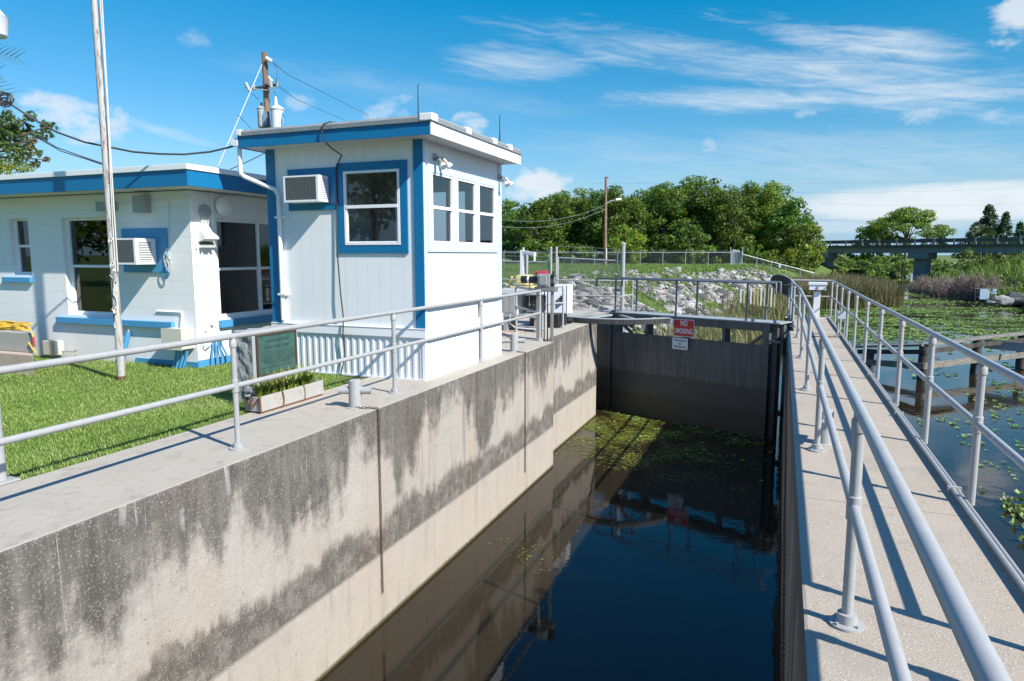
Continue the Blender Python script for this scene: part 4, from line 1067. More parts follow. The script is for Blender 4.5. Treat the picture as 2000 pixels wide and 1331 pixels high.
# ------------------------------------------------------------------ flagpole, lamp post, monument, planter
def yard():
    x, y = -8.61, 6.81
    t = thing('flagpole', (x, y, 0), 'tall weathered white flagpole standing on the lawn', 'flagpole')
    b = MB(); b.tube([(x, y, -.02), (x, y, 9.0)], .052, 18, True, .036); b.build('pole', M['flag'], t, smooth=True)
    b = MB(); b.lathe((x, y, 0), [(.062, 0), (.062, .05), (.053, .055)], 18); b.build('base_collar', M['rust'], t, smooth=True)
    h = MB(); h.tube([(x+.075, y, 1.52), (x+.085, y, 2.4), (x+.10, y, 3.3), (x+.14, y, 5.2), (x+.12, y, 8.6)], .009, 6)
    h.tube([(x+.06, y-.03, 1.5), (x+.075, y-.03, 2.1), (x+.115, y-.01, 3.8), (x+.10, y, 8.6)], .007, 6)
    rr = random.Random(2); px = (x+.06, y-.05, 1.55); pts = [px]
    for k in range(16): pts.append((x+rr.uniform(-.01, .09), y-.055+rr.uniform(-.012, .01), 1.52-.052*k))
    h.tube(pts, .008, 6)
    for zc in (1.95, 1.62, .98):
        h.tube([(x+.05+.03*math.cos(a), y-.06+.02*math.sin(a), zc+.035*math.sin(a)) for a in np.linspace(0, 6.28, 9)], .007, 6)
    h.build('halyard', M['rope'], t, smooth=True)
    b = MB(); b.box(x+.03, x+.08, y-.06, y-.03, 1.38, 1.50); b.box(x+.03, x+.07, y-.02, y+.02, 2.72, 2.86); b.build('cleat', M['grey'], t, bevel=.004, split=True)
    # lamp post at the left edge
    x, y = -5.56, 3.30
    t = thing('lamp_post', (x, y, 0), 'white steel lamp post at the left edge behind the railing', 'lamp post')
    b = MB(); b.cyl((x, y, 0), (x, y, 3.35), .043, 18); b.build('post', M['pipe'], t, smooth=True)
    b = MB(); b.box(x-.09, x+.09, y-.09, y+.09, 0, .02); b.build('base_plate', M['pipe'], t, bevel=.004)
    c = at(-12, 45, 5.2)
    b = MB(); b.tube([(x, y, 3.2), (x+(c.x-x)*.5, y+(c.y-y)*.5, 3.32), (c.x, c.y, c.z+.22), (c.x, c.y, c.z+.14)], .022, 10); b.build('arm', M['pipe'], t, smooth=True)
    b = MB(); b.lathe((c.x, c.y, c.z-.10), [(.072, 0), (.082, .01), (.095, .135), (.10, .145), (.085, .15), (.035, .22), (.03, .24)], 24); b.build('lamp_shade', M['greylt'], t, smooth=True)
    # granite marker with bronze plaque
    t = thing('stone_marker', (-5.9, 6.5, 0), 'rough grey stone marker carrying a green bronze plaque', 'monument')
    bm = bmesh.new(); bmesh.ops.create_cube(bm, size=1); bmesh.ops.subdivide_edges(bm, edges=bm.edges[:], cuts=14, use_grid_fill=True)
    for v in bm.verts:
        ox = v.co.copy(); p = Vector((-5.83+ox.x*.28, 6.60+ox.y*.80, .42+ox.z*.88))
        if ox.x < .49: # rough everywhere except the sawn front face
            nz_ = mnoise.fractal(p*7, .8, 2.0, 5)
            amt = .035*min(1, (0.5-ox.x)*5)
            p += Vector((ox.x*.5, ox.y*.8, ox.z*.3))*nz_*amt*2.0+Vector((mnoise.noise(p*16)*.012, mnoise.noise(p*16+Vector((5, 0, 0)))*.012, 0))*min(1, (0.5-ox.x)*5)
        v.co = p-Vector((-5.9, 6.5, 0))
    me = bpy.data.meshes.new('stone_block'); bm.to_mesh(me); bm.free(); me.materials.append(M['stone']); me.materials.append(M['stonet'])
    for p in me.polygons:
        if p.normal.x > .9 or p.normal.z > .95: p.material_index = 1
    link_mesh(me, 'stone_block', t)
    fx = -5.689
    pl = MB(); pl.box(fx+.001, fx+.018, 6.27, 6.93, .34, .80); plq = pl.build('plaque', M['plaque'], t, bevel=.002)
    fr = MB(); k = .018
    fr.box(fx+.001, fx+.03, 6.25, 6.27, .32, .82); fr.box(fx+.001, fx+.03, 6.93, 6.95, .32, .82); fr.box(fx+.001, fx+.03, 6.2705, 6.9295, .32, .34); fr.box(fx+.001, fx+.03, 6.2705, 6.9295, .80, .82)
    fr.build('frame', M['bronze'], plq, bevel=.003)
    for (txt, size, zc) in (('CANT PASO TEA', .052, .725), ('LOCK AND DAM', .058, .650)):
        text_obj(txt, size, plq, M['patl'], Vector((fx+.0185, 6.60, zc)), Vector((0, 1, 0)), Vector((0, 0, 1)), .0015, 'lettering')
    rr = random.Random(8); b = MB()
    for r_ in range(9):
        zc = .60-.024*r_; yy = 6.33+(.05 if r_ in (5, 6) else 0)
        if r_ == 7: continue
        while yy < 6.88-(.08 if r_ > 4 else 0):
            w_ = rr.uniform(.015, .05); b.box(fx+.0185, fx+.0195, yy, min(yy+w_, 6.885), zc, zc+.007); yy += w_+.008
    b.build('raised_line', M['patl'], plq)
    b = MB()
    for (yy, zz) in ((6.30, .775), (6.90, .775), (6.30, .365), (6.90, .365)): b.lathe((fx+.018, yy, zz), [(.008, 0), (.008, .003), (.003, .006)], 10, 'x')
    b.build('rosette', M['bronze'], plq, smooth=True, split=True)
    # planter trough
    t = thing('planter_box', (-5.4, 6.4, 0), 'weathered white trough planter on the coping before the stone marker', 'planter')
    b = MB(); x0, x1, y0, y1 = -5.52, -5.30, 5.86, 6.98
    b.box(x0, x0+.015, y0, y1, .02, .19); b.box(x1-.015, x1, y0, y1, .02, .19); b.box(x0+.0155, x1-.0155, y0+.004, y0+.02, .02, .185); b.box(x0+.0155, x1-.0155, y1-.02, y1-.004, .02, .185); b.box(x0+.016, x1-.016, y0+.021, y1-.021, .021, .15)
    b.build('trough', M['planter'], t, bevel=.004)
    b = MB(); b.box(x0+.0165, x1-.0165, y0+.0215, y1-.0215, .1505, .165); b.build('soil', M['bark'], t)
    b = MB(); b.box(x0+.02, x1-.0, y0+.03, y1-.03, 0, .0195); b.build('base_board', M['rust'], t)
    for yy in (6.22, 6.60):
        b = MB(); b.tube([(x1+.004, yy-.01, .20), (x1+.014, yy, .16), (x1+.010, yy+.015, .09), (x1+.014, yy, .03), (x1+.006, yy-.02, .01)], .008 if yy < 6.4 else .004, 7); b.build('strap', M['rust'], t, smooth=True, split=True)
    b = MB(); b.tube([(x0+.02, y0-.006, .18), (x0+.08, y0-.02, .12), (x1-.08, y0-.02, .09), (x1-.02, y0-.006, .17)], .012, 7); b.tube([(x1, y0-.006, .19), (x1+.006, y0-.008, .02)], .012, 7); b.tube([(x0+.06, y0-.01, .04), (x0+.10, y0-.02, .12), (x0+.13, y0-.01, .18)], .009, 7)
    b.build('rusty_bracket', M['rust'], t, smooth=True, split=True)
    rr = random.Random(21)
    for k in range(8):
        yy = y0+.09+k*.125; V = []; Q = []; R_ = []
        for j in range(30):
            a = rr.uniform(0, 2*PI); L = rr.uniform(.14, .34); lean = rr.uniform(.15, .8); w_ = rr.uniform(.007, .013); q = rr.random()**.9
            d = Vector((math.cos(a), math.sin(a), 0)); s_ = Vector((-d.y, d.x, 0)); p = Vector((-5.41+rr.uniform(-.04, .04), yy+rr.uniform(-.03, .03), .155)); n0 = len(V)
            for i in range(5):
                f = i/4; c = p+d*L*lean*f*f+Vector((0, 0, L*(f-.35*lean*f*f))); ww = w_*(1-f**2*.9)
                V += [tuple(c-s_*ww), tuple(c+s_*ww)]; R_ += [q, q]
            for i in range(4): Q.append((n0+2*i, n0+2*i+1, n0+2*i+3, n0+2*i+2))
        o = np_mesh('strap_leaf_plant', V, Q, M['orchid'], R_, base=(-5.41, yy, .155))
        tag(o, 'green and yellow strap leaved plants growing in the trough planter', 'plant', 'plants in the trough planter')

def text_obj(txt, size, parent, mat, pos, right, up, ext, name, bold=0.0, spacing=1.0, width=None):
    cu = bpy.data.curves.new('txt', 'FONT'); cu.body = txt; cu.size = size; cu.extrude = ext; cu.align_x = 'CENTER'; cu.align_y = 'CENTER'; cu.offset = bold; cu.space_character = spacing
    to = bpy.data.objects.new('txt', cu); COL.objects.link(to)
    dg = bpy.context.evaluated_depsgraph_get(); dg.update()
    me = bpy.data.meshes.new_from_object(to.evaluated_get(dg)); bpy.data.objects.remove(to); bpy.data.curves.remove(cu)
    me.name = name; nrm = right.cross(up); sx = 1.0
    if width:
        xs = [v.co.x for v in me.vertices]; sx = width/(max(xs)-min(xs))
    off = world_loc(parent)
    for v in me.vertices:
        c = v.co.copy(); v.co = pos-off+right*c.x*sx+up*c.y+nrm*c.z
    me.materials.clear(); me.materials.append(mat); me.update()
    return link_mesh(me, name, parent)
yard()

# ------------------------------------------------------------------ lock gate
GO = Vector((-4.34, 18.6, 0)); GE = Vector((0.9266, -0.3761, 0)).normalized(); GN = GE.cross(Vector((0, 0, 1)))
def gp(s, n, z): return GO+GE*s+GN*n+Vector((0, 0, z))
def gbox(b, s0, s1, n0, n1, z0, z1):
    b.obox(gp((s0+s1)/2, (n0+n1)/2, (z0+z1)/2), GE*(s1-s0)/2, GN*(n1-n0)/2, Vector((0, 0, (z1-z0)/2)))
def gate():
    t = thing('lock_gate', tuple(GO), 'dark steel lock gate leaf carrying a narrow railed footwalk', 'gate')
    b = MB(); gbox(b, .02, 4.30, -.02, 0, -3.4, -.36); b.build('skin_plate', M['gate'], t)
    b = MB(); gbox(b, .02, 4.30, .001, .012, -.40, -.36); b.build('plate_edge', M['gate'], t)
    b = MB(); gbox(b, 4.301, 4.46, -.28, .035, -3.4, .02); gbox(b, 4.461, 4.60, -.34, -.10, -3.4, .15); b.build('end_stile', M['gate'], t, bevel=.006, split=True)
    b = MB(); gbox(b, -.62, -.14, -.5, -.10, -3.4, .02); gbox(b, -.139, -.02, -.3, .05, -3.4, .10); gbox(b, -.019, .16, -.3, -.021, -3.4, .04); b.build('hinge_column', M['gate'], t, bevel=.006, split=True)
    b = MB(); gbox(b, .10, 4.46, -.10, .03, -.035, .155); gbox(b, -.4, 4.46, -.5, -.42, .0, .155); b.build('top_beam', M['gate'], t, split=True)
    b = MB()
    for (p, q) in ((gp(4.0, -.04, -.36), gp(4.42, -.04, -.02)), (gp(.62, -.04, -.36), gp(.2, -.04, -.05))): b.bar(p, q, .06, .10, up=GN)
    b.build('knee_brace', M['gate'], t, split=True)
    b = MB()
    for s in (1.1, 2.2, 3.3): gbox(b, s-.04, s+.04, -.30, -.021, -3.4, .15)
    for z in (-.5, -1.3, -2.1): gbox(b, .17, 4.3, -.28, -.021, z-.03, z+.03)
    b.build('rib', M['gate'], t, split=True)
    b = MB(); gbox(b, -.40, 4.72, -.62, .06, .158, .185); b.build('footwalk', M['grey'], t, bevel=.004)
    b = MB(); gbox(b, 4.60, 4.70, -.36, -.20, -.6, .12); gbox(b, 4.46, 4.75, .0, .06, -.28, -.22); b.build('latch', M['gate'], t, split=True)
    b = MB(); gbox(b, 4.6, 4.70, -.3, -.2, -2.05, -1.92); b.build('seal_block', M['black'], t)
    # gate handrail, its shade painted in as a darker pipe colour
    for nn, post_s, a0, a1 in ((.02, (.11, 1.99, 3.88), -.54, 4.56), (-.58, (.40, 2.25, 4.1), -.10, 4.42)):
        b = MB(); b.tube([gp(a0, nn, .86), gp(a0, nn, 1.085), gp(a0+.015, nn, 1.10), gp(a1-.015, nn, 1.10), gp(a1, nn, 1.085), gp(a1, nn, .84)], .028, 10); b.build('handrail', M['pipe_shade'], t, smooth=True)
        for s in post_s:
            b = MB(); b.cyl(gp(s, nn, .186), gp(s, nn, 1.10), .026, 10); p = b.build('post', M['pipe_shade'], t, smooth=True)
            b = MB(); b.cyl(gp(s, nn, .186), gp(s, nn, .25), .036, 10); b.build('socket', M['pipe_shade'], p, smooth=True)
    # toothed sector that swings the gate
    c0 = Vector((-4.25, 18.74, 0)); r = 1.86; a0 = math.radians(-198); a1 = math.radians(-18); n = 60
    sec = MB(); top = MB(); teeth = MB()
    for i in range(n):
        A = a0+(a1-a0)*i/n; B = a0+(a1-a0)*(i+1)/n
        def P(a, rr, z): return (c0.x+rr*math.cos(a), c0.y+rr*math.sin(a), z)
        for (ra, rb, za, zb, bb) in ((r-.14, r-.02, .0, .125, sec), (r-.19, r+.015, .127, .142, top)):
            q = [P(A, ra, za), P(A, rb, za), P(A, rb, zb), P(A, ra, zb)]; w = [P(B, ra, za), P(B, rb, za), P(B, rb, zb), P(B, ra, zb)]
            for k in range(4): bb.quad(q[k], q[(k+1) % 4], w[(k+1) % 4], w[k])
            if i == 0: bb.quad(*q)
            if i == n-1: bb.quad(*w)
    for i in range(150):
        A = a0+(a1-a0)*(i+.5)/150; d = Vector((math.cos(A), math.sin(A), 0)); s_ = Vector((-d.y, d.x, 0))
        teeth.obox(c0+d*(r+.0)+Vector((0, 0, .062)), d*.022, s_*.011, Vector((0, 0, .058)))
    k = sec.build('rack_sector', M['gate'], t); top.build('flange', M['grey'], k); teeth.build('rack_tooth_row', M['gate'], k)
    b = MB()
    for ang in (-150, -110, -60, -25):
        A = math.radians(ang); d = Vector((math.cos(A), math.sin(A), 0)); b.bar(c0+d*.15+Vector((0, 0, .10)), c0+d*(r-.12)+Vector((0, 0, .10)), .07, .05)
    b.build('spoke', M['grey'], t, split=True)
    b = MB(); b.bar(gp(1.4, .18, .05), gp(1.95, .04, .05), .12, .14); b.build('rack_bracket', M['greylt'], t, bevel=.004)
    b = MB(); b.cyl((c0.x, c0.y, -.1), (c0.x, c0.y, .22), .16, 20); b.build('pivot', M['gate'], t, smooth=True)
    b = MB(); b.cyl((-5.08, 16.85, .013), (-5.08, 16.85, .14), .09, 16); b.cyl((-5.08, 16.85, .02), (-5.08, 16.85, .12), .12, 16); tag(b.build('rack_roller', M['dark'], smooth=True), 'black roller under the toothed gate sector on the coping', 'roller')
gate()

def sign(s0, s1, z0, z1, lines, bg, ink, label, rim=None):
    t = thing('sign', tuple(gp((s0+s1)/2, .06, z0)), label, 'sign')
    # rounded plate
    w = s1-s0; h = z1-z0; c = gp((s0+s1)/2, .055, (z0+z1)/2); rad = .035
    def plate(b, w, h, rad, d0, d1):
        o = []
        for (cx, cz, st) in ((w/2-rad, h/2-rad, 0), (-w/2+rad, h/2-rad, 90), (-w/2+rad, -h/2+rad, 180), (w/2-rad, -h/2+rad, 270)):
            for k in range(6):
                a = math.radians(st+k*18); o.append((cx+rad*math.cos(a), cz+rad*math.sin(a)))
        n = len(b.v); m_ = len(o)
        for d in (d0, d1):
            for (x, z) in o: b.v.append(tuple(c+GE*x+Vector((0, 0, z))+GN*d))
        b.f.append(tuple(range(n, n+m_))); b.f.append(tuple(reversed(range(n+m_, n+2*m_))))
        for i in range(m_): j = (i+1) % m_; b.f.append((n+i, n+m_+i, n+m_+j, n+j))
    b = MB(); plate(b, w, h, rad, -.004, 0); b.build('plate', M['signwhite'], t)
    b = MB(); plate(b, w-.03, h-.03, rad-.01, .0005, .0015); b.build('face', M[bg], t)
    for (txt, size, zc, wd) in lines:
        text_obj(txt, size, t, M[ink], gp((s0+s1)/2, .0575, zc), GE, Vector((0, 0, 1)), .0006, 'lettering', bold=.003 if size > .1 else .0015, width=wd)
    b = MB()
    for zz in (z0+.03, z1-.03): p = gp((s0+s1)/2, .057, zz); b.cyl(p, p+GN*.006, .009, 8)
    b.build('bolt', M['grey'], t, split=True)
sign(1.95, 2.55, -.33, .12, [('NO', .19, .01, .20), ('SMOKING', .19, -.19, .50)], 'signred', 'signwhite', 'red sign reading NO SMOKING on the lock gate')
sign(1.93, 2.38, -.665, -.37, [('POSITIVELY', .075, -.44, .36), ('NO', .075, -.52, .09), ('REFUELING', .075, -.60, .34)], 'signwhite', 'patl', 'small white sign reading POSITIVELY NO REFUELING on the lock gate')

# ------------------------------------------------------------------ machinery on the left apron
def machinery():
    t = thing('sluice_actuator', (-4.5, 13.3, 0), 'grey gear actuator on stainless columns where the coping steps back', 'machine')
    b = MB()
    for (x0, x1) in ((-4.69, -4.60), (-4.385, -4.345)): b.box(x0, x1, 13.25, 13.36, -.6 if x0 > -4.5 else 0, 1.0)
    b.build('column', M['stain'], t, bevel=.005, split=True)
    b = MB(); b.box(-4.72, -4.27, 13.2, 13.40, 1.001, 1.10); b.box(-4.70, -4.29, 13.19, 13.1995, 1.02, 1.08); b.build('head_plate', M['stain'], t, bevel=.006)
    b = MB()
    b.cyl((-4.53, 13.30, -1.2), (-4.53, 13.30, 1.0), .013, 8); b.cyl((-4.46, 13.30, -1.2), (-4.46, 13.30, 1.0), .013, 8); b.build('threaded_rod', M['dark'], t, smooth=True, split=True)
    b = MB(); b.box(-4.65, -4.38, 13.18, 13.44, 1.101, 1.36); b.box(-4.60, -4.43, 13.15, 13.1795, 1.14, 1.33); b.cyl((-4.38, 13.3, 1.22), (-4.30, 13.3, 1.22), .09, 14); b.build('gearbox', M['grey'], t, bevel=.012)
    b = MB()
    for zz in (1.16, 1.2, 1.24, 1.28, 1.32): b.box(-4.365, -4.29, 13.2, 13.4, zz, zz+.012)
    b.box(-4.345, -4.315, 13.22, 13.30, 1.0, 1.42); b.build('cooling_fin', M['dark'], t)
    b = MB(); b.tube([(-5.03, 13.3, 1.24), (-5.02, 13.3, 1.24), (-4.68, 13.3, 1.24), (-4.651, 13.3, 1.24)], .075, 18); mo = b.build('motor', M['black'], t, smooth=True)
    b = MB(); b.tube([(-4.89, 13.3, 1.24), (-4.85, 13.3, 1.24)], .0765, 18); b.build('band', M['white'], mo, smooth=True)
    b = MB(); b.cyl((-4.86, 13.3, .7), (-4.86, 13.3, 1.17), .010, 6); b.build('support_rod', M['grey'], t)
    b = MB(); b.tube([(-4.84, 13.8, 1.34), (-4.81, 13.8, 1.35), (-4.66, 13.8, 1.35), (-4.63, 13.8, 1.34)], .062, 18); b.cyl((-4.9, 13.8, 1.36), (-4.86, 13.8, 1.36), .04, 10)
    tag(b.build('red_tank', M['red'], smooth=True), 'small red cylinder behind the black motor', 'tank')
    t = thing('yellow_motor', (-5.5, 14.9, .9), 'pale yellow motor housing behind the black cylinder', 'motor')
    b = MB(); b.box(-5.74, -5.42, 14.7, 15.2, 1.04, 1.29); b.build('housing', M['yel2'], t, bevel=.07)
    b = MB(); b.box(-5.85, -5.30, 14.72, 15.18, .98, 1.035); b.tube([(-5.86, 14.9, 1.0), (-5.9, 14.85, 1.1), (-5.84, 14.8, 1.25)], .03, 8); b.build('base', M['yel2'], t, bevel=.01)
    # hydraulic unit
    t = thing('power_unit', (-5.7, 14.9, 0), 'long grey machinery enclosure with door panels behind the bollard', 'machine')
    b = MB(); b.box(-6.0, -5.05, 14.5, 15.3, .86, .975); b.build('lid', M['greylt'], t, bevel=.01)
    b = MB(); b.box(-5.98, -5.62, 14.52, 15.25, .40, .859); b.build('body', M['greylt'], t, bevel=.008)
    b = MB(); b.box(-5.94, -5.80, 14.505, 14.519, .44, .82); b.box(-5.79, -5.66, 14.505, 14.519, .44, .82); b.build('door', M['grey'], t, bevel=.003)
    b = MB(); b.box(-5.55, -5.15, 14.9, 15.25, .45, .80); b.bar((-5.50, 14.7, .45), (-5.15, 14.7, .83), .05, .09); b.bar((-5.3, 14.65, .35), (-5.18, 14.65, .6), .05, .08); b.build('linkage', M['dark'], t, bevel=.006, split=True)
    b = MB(); b.box(-6.0, -5.1, 14.5, 15.25, .33, .399); b.box(-5.95, -5.85, 14.55, 15.2, .013, .33); b.box(-5.2, -5.1, 14.55, 15.2, .013, .33); b.build('frame', M['grey'], t)
    b = MB(); b.box(-5.7, -4.95, 15.6, 16.3, .013, .33); b.build('sump', M['black'], t, bevel=.02)
    b = MB(); b.tube([(-5.75, 14.45, .40), (-5.75, 14.42, .2), (-5.6, 14.4, .10), (-5.0, 14.4, .08), (-4.8, 14.4, .1)], .018, 8); b.build('hose', M['greylt'], t, smooth=True)
    # control cabinet
    t = thing('control_cabinet', (-5.1, 16.2, 0), 'white control cabinet standing open by the gate sector', 'cabinet')
    b = MB(); b.prism([(-5.42, 15.95), (-4.93, 16.15), (-4.93, 16.55), (-5.42, 16.5)], 'z', .30, 1.02); b.build('enclosure', M['greylt'], t, bevel=.01)
    b = MB(); b.obox((-4.905, 16.35, .66), (.012, 0, 0), (0, .21, 0), (0, 0, .36)); b.build('door', M['trim'], t, bevel=.004)
    b = MB(); b.box(-5.03, -4.985, 15.99, 16.12, .57, .76); b.build('vent', M['dark'], t)
    b = MB(); b.box(-5.25, -4.98, 15.95, 16.3, .013, .26); b.build('plinth', M['trim'], t, bevel=.008)
    b = MB(); b.bar((-5.5, 15.9, .28), (-4.7, 16.7, .28), .05, .04); b.build('bracket', M['grey'], t)
    # inverted L vent pipe
    b = MB(); b.box(-6.84, -6.74, 17.95, 18.05, .013, 1.88); b.bar((-6.79, 18, 1.83), (-6.38, 17.9, 1.76), .09, .09); b.cyl((-6.40, 17.905, 1.58), (-6.40, 17.905, 1.74), .03, 10); b.cyl((-6.76, 18, 1.88), (-6.76, 18, 1.95), .02)
    tag(b.build('vent_pipe', M['trim'], bevel=.004), 'white bent vent pipe rising behind the machinery', 'pipe')
machinery()

# ------------------------------------------------------------------ chain link fences
def chainlink(name, P0, P1, z0a, z0b, h, posts, label, sp, wr, barbs=(), toprail=True, postr=.03, arms=False, midrail=None, mat='fencegrey', group=None, postlist=None):
    P0 = Vector((*P0, 0)); P1 = Vector((*P1, 0)); L = (P1-P0).length; d = (P1-P0).normalized(); n = Vector((-d.y, d.x, 0))
    zb = lambda s: z0a+(z0b-z0a)*s/L
    t = thing(name, (P0.x, P0.y, z0a), label, 'fence', group)
    V = []; Q = []; nn = int((L+h)/sp)
    for sgn in (1, -1):
        for i in range(nn):
            s0 = -h+i*sp if sgn == 1 else i*sp
            a0 = s0; a1 = s0+h*sgn; z_0 = 0; z_1 = h
            lo, hi = min(a0, a1), max(a0, a1)
            if hi < 0 or lo > L: continue
            def clip(a, z, aa, zz):
                if a < 0: f = (0-a)/(aa-a); return 0, z+(zz-z)*f
                if a > L: f = (L-a)/(aa-a); return L, z+(zz-z)*f
                return a, z
            p = clip(a0, z_0, a1, z_1); q = clip(a1, z_1, a0, z_0)
            A = P0+d*p[0]+Vector((0, 0, zb(p[0])+p[1])); B = P0+d*q[0]+Vector((0, 0, zb(q[0])+q[1]))
            t_ = (B-A)
            if t_.length < .05: continue
            w = t_.normalized().cross(n)*wr; e = n*wr*sgn*1.2; k = len(V)
            V += [A+w+e*.2, A-w+e*.2, B-w+e*.2, B+w+e*.2]; Q.append((k, k+1, k+2, k+3))
    np_mesh('mesh', [tuple(v) for v in V], Q, M['meshwire'], parent=t)
    b = MB()
    if toprail: b.tube([P0+Vector((0, 0, z0a+h)), P1+Vector((0, 0, z0b+h))], postr*.7, 7)
    if midrail: b.tube([P0+Vector((0, 0, z0a+midrail)), P1+Vector((0, 0, z0b+midrail))], postr*.6, 7)
    if toprail: b.build('top_rail', M[mat], t, smooth=True)
    if barbs:
        b = MB()
        for hb in barbs: b.tube([P0+Vector((0, 0, z0a+hb)), P1+Vector((0, 0, z0b+hb))], max(.004, wr), 5)
        b.build('barbed_wire', M[mat], t)
    ss = postlist if postlist else [L*i/(posts-1) for i in range(posts)]
    for s in ss:
        b = MB(); p = P0+d*s; z = zb(s); b.cyl(p+Vector((0, 0, z-.2)), p+Vector((0, 0, z+h+.03)), postr, 8)
        if arms: b.tube([p+Vector((0, 0, z+h)), p+d*.16-n*.10+Vector((0, 0, z+h+.32))], postr*.8, 6)
        b.build('post', M[mat], t, smooth=True)
    return t
chainlink('chain_link_fence', (-16, 21), (-7.0, 21), -.02, -.15, 1.66, 4, 'chain link fence behind the tower and machinery apron', .075, .004, barbs=(1.84, 1.98), postr=.035)
chainlink('chain_link_fence', (-6.75, 21), (-4.62, 21), -.2, -.3, 1.86, 2, 'short chain link panel beside the tall white post', .075, .004, barbs=(2.05, 2.22), postr=.03, postlist=[.05])
for (x, z0, h, r, lab) in ((-7.76, -.2, 1.95, .05, 'grey gate post left of the paired fence posts'), (-6.93, -.3, 2.24, .04, 'left post of the narrow pair in the chain link fence'), (-6.75, -.3, 2.24, .04, 'right post of the narrow pair in the chain link fence'), (-4.59, -.9, 2.97, .065, 'thick white capped fence post behind the lock gate')):
    b = MB(); b.tube([(x, 20.97, z0), (x, 20.97, z0+h), (x, 20.97, z0+h+.02)], r, 12); b.lathe((x, 20.97, z0+h), [(r*1.15, 0), (r*1.15, .02), (r*.6, .06)], 12)
    tag(b.build('fence_post', M['pipe'], smooth=True), lab, 'post')
# far fence along the crest
def far_fence():
    a = at(940, 516, 84); c = at(1427, 516, 84)
    chainlink('chain_link_fence', (a.x, a.y), (c.x, c.y), a.z, c.z, 1.42, 12, 'long chain link fence along the crest in front of the trees', .24, .0045, arms=True, postr=.04, barbs=(1.6,))
    a = at(1449, 516, 84); c = at(1590, 553, 84)
    chainlink('chain_link_fence', (a.x, a.y), (c.x, c.y), a.z, c.z, 1.2, 6, 'chain link fence running down the slope to the reeds', .24, .0045, arms=True, postr=.045, midrail=None)
    g = thing('fence_wing', tuple(at(1438, 516, 84)), 'pale fan shaped fence wing where the far fences meet', 'fence')
    p0 = at(1427, 517, 84); p1 = at(1446, 517, 84)
    b = MB()
    for k in range(9):
        f = k/8; lo = p0.lerp(p1, f); hi = at(1427+24*f, 491, 84); b.bar(lo, hi, .10, .02)
    b.build('slat', M['fencegrey'], g)
    for (u0, u1) in ((1427, 1427), (1446, 1451)):
        b = MB(); b.cyl(at(u0, 519, 84), at(u1, 483, 84), .05, 8); b.build('post', M['fencegrey'], g, smooth=True)
    for k, u in enumerate((1430, 1435, 1440)):
        b = MB(); b.tube([at(u+5, 493, 84), at(u, 488, 84)], .035, 6); b.build('arm', M['fencegrey'], g)
    b = MB(); p = at(1523, 520, 83.8); b.box(p.x-.16, p.x+.16, p.y-.01, p.y+.01, p.z-.2, p.z+.25); tag(b.build('sign', M['pale'], bevel=.03), 'tiny pale notice fixed on the sloping far fence', 'sign')
far_fence()

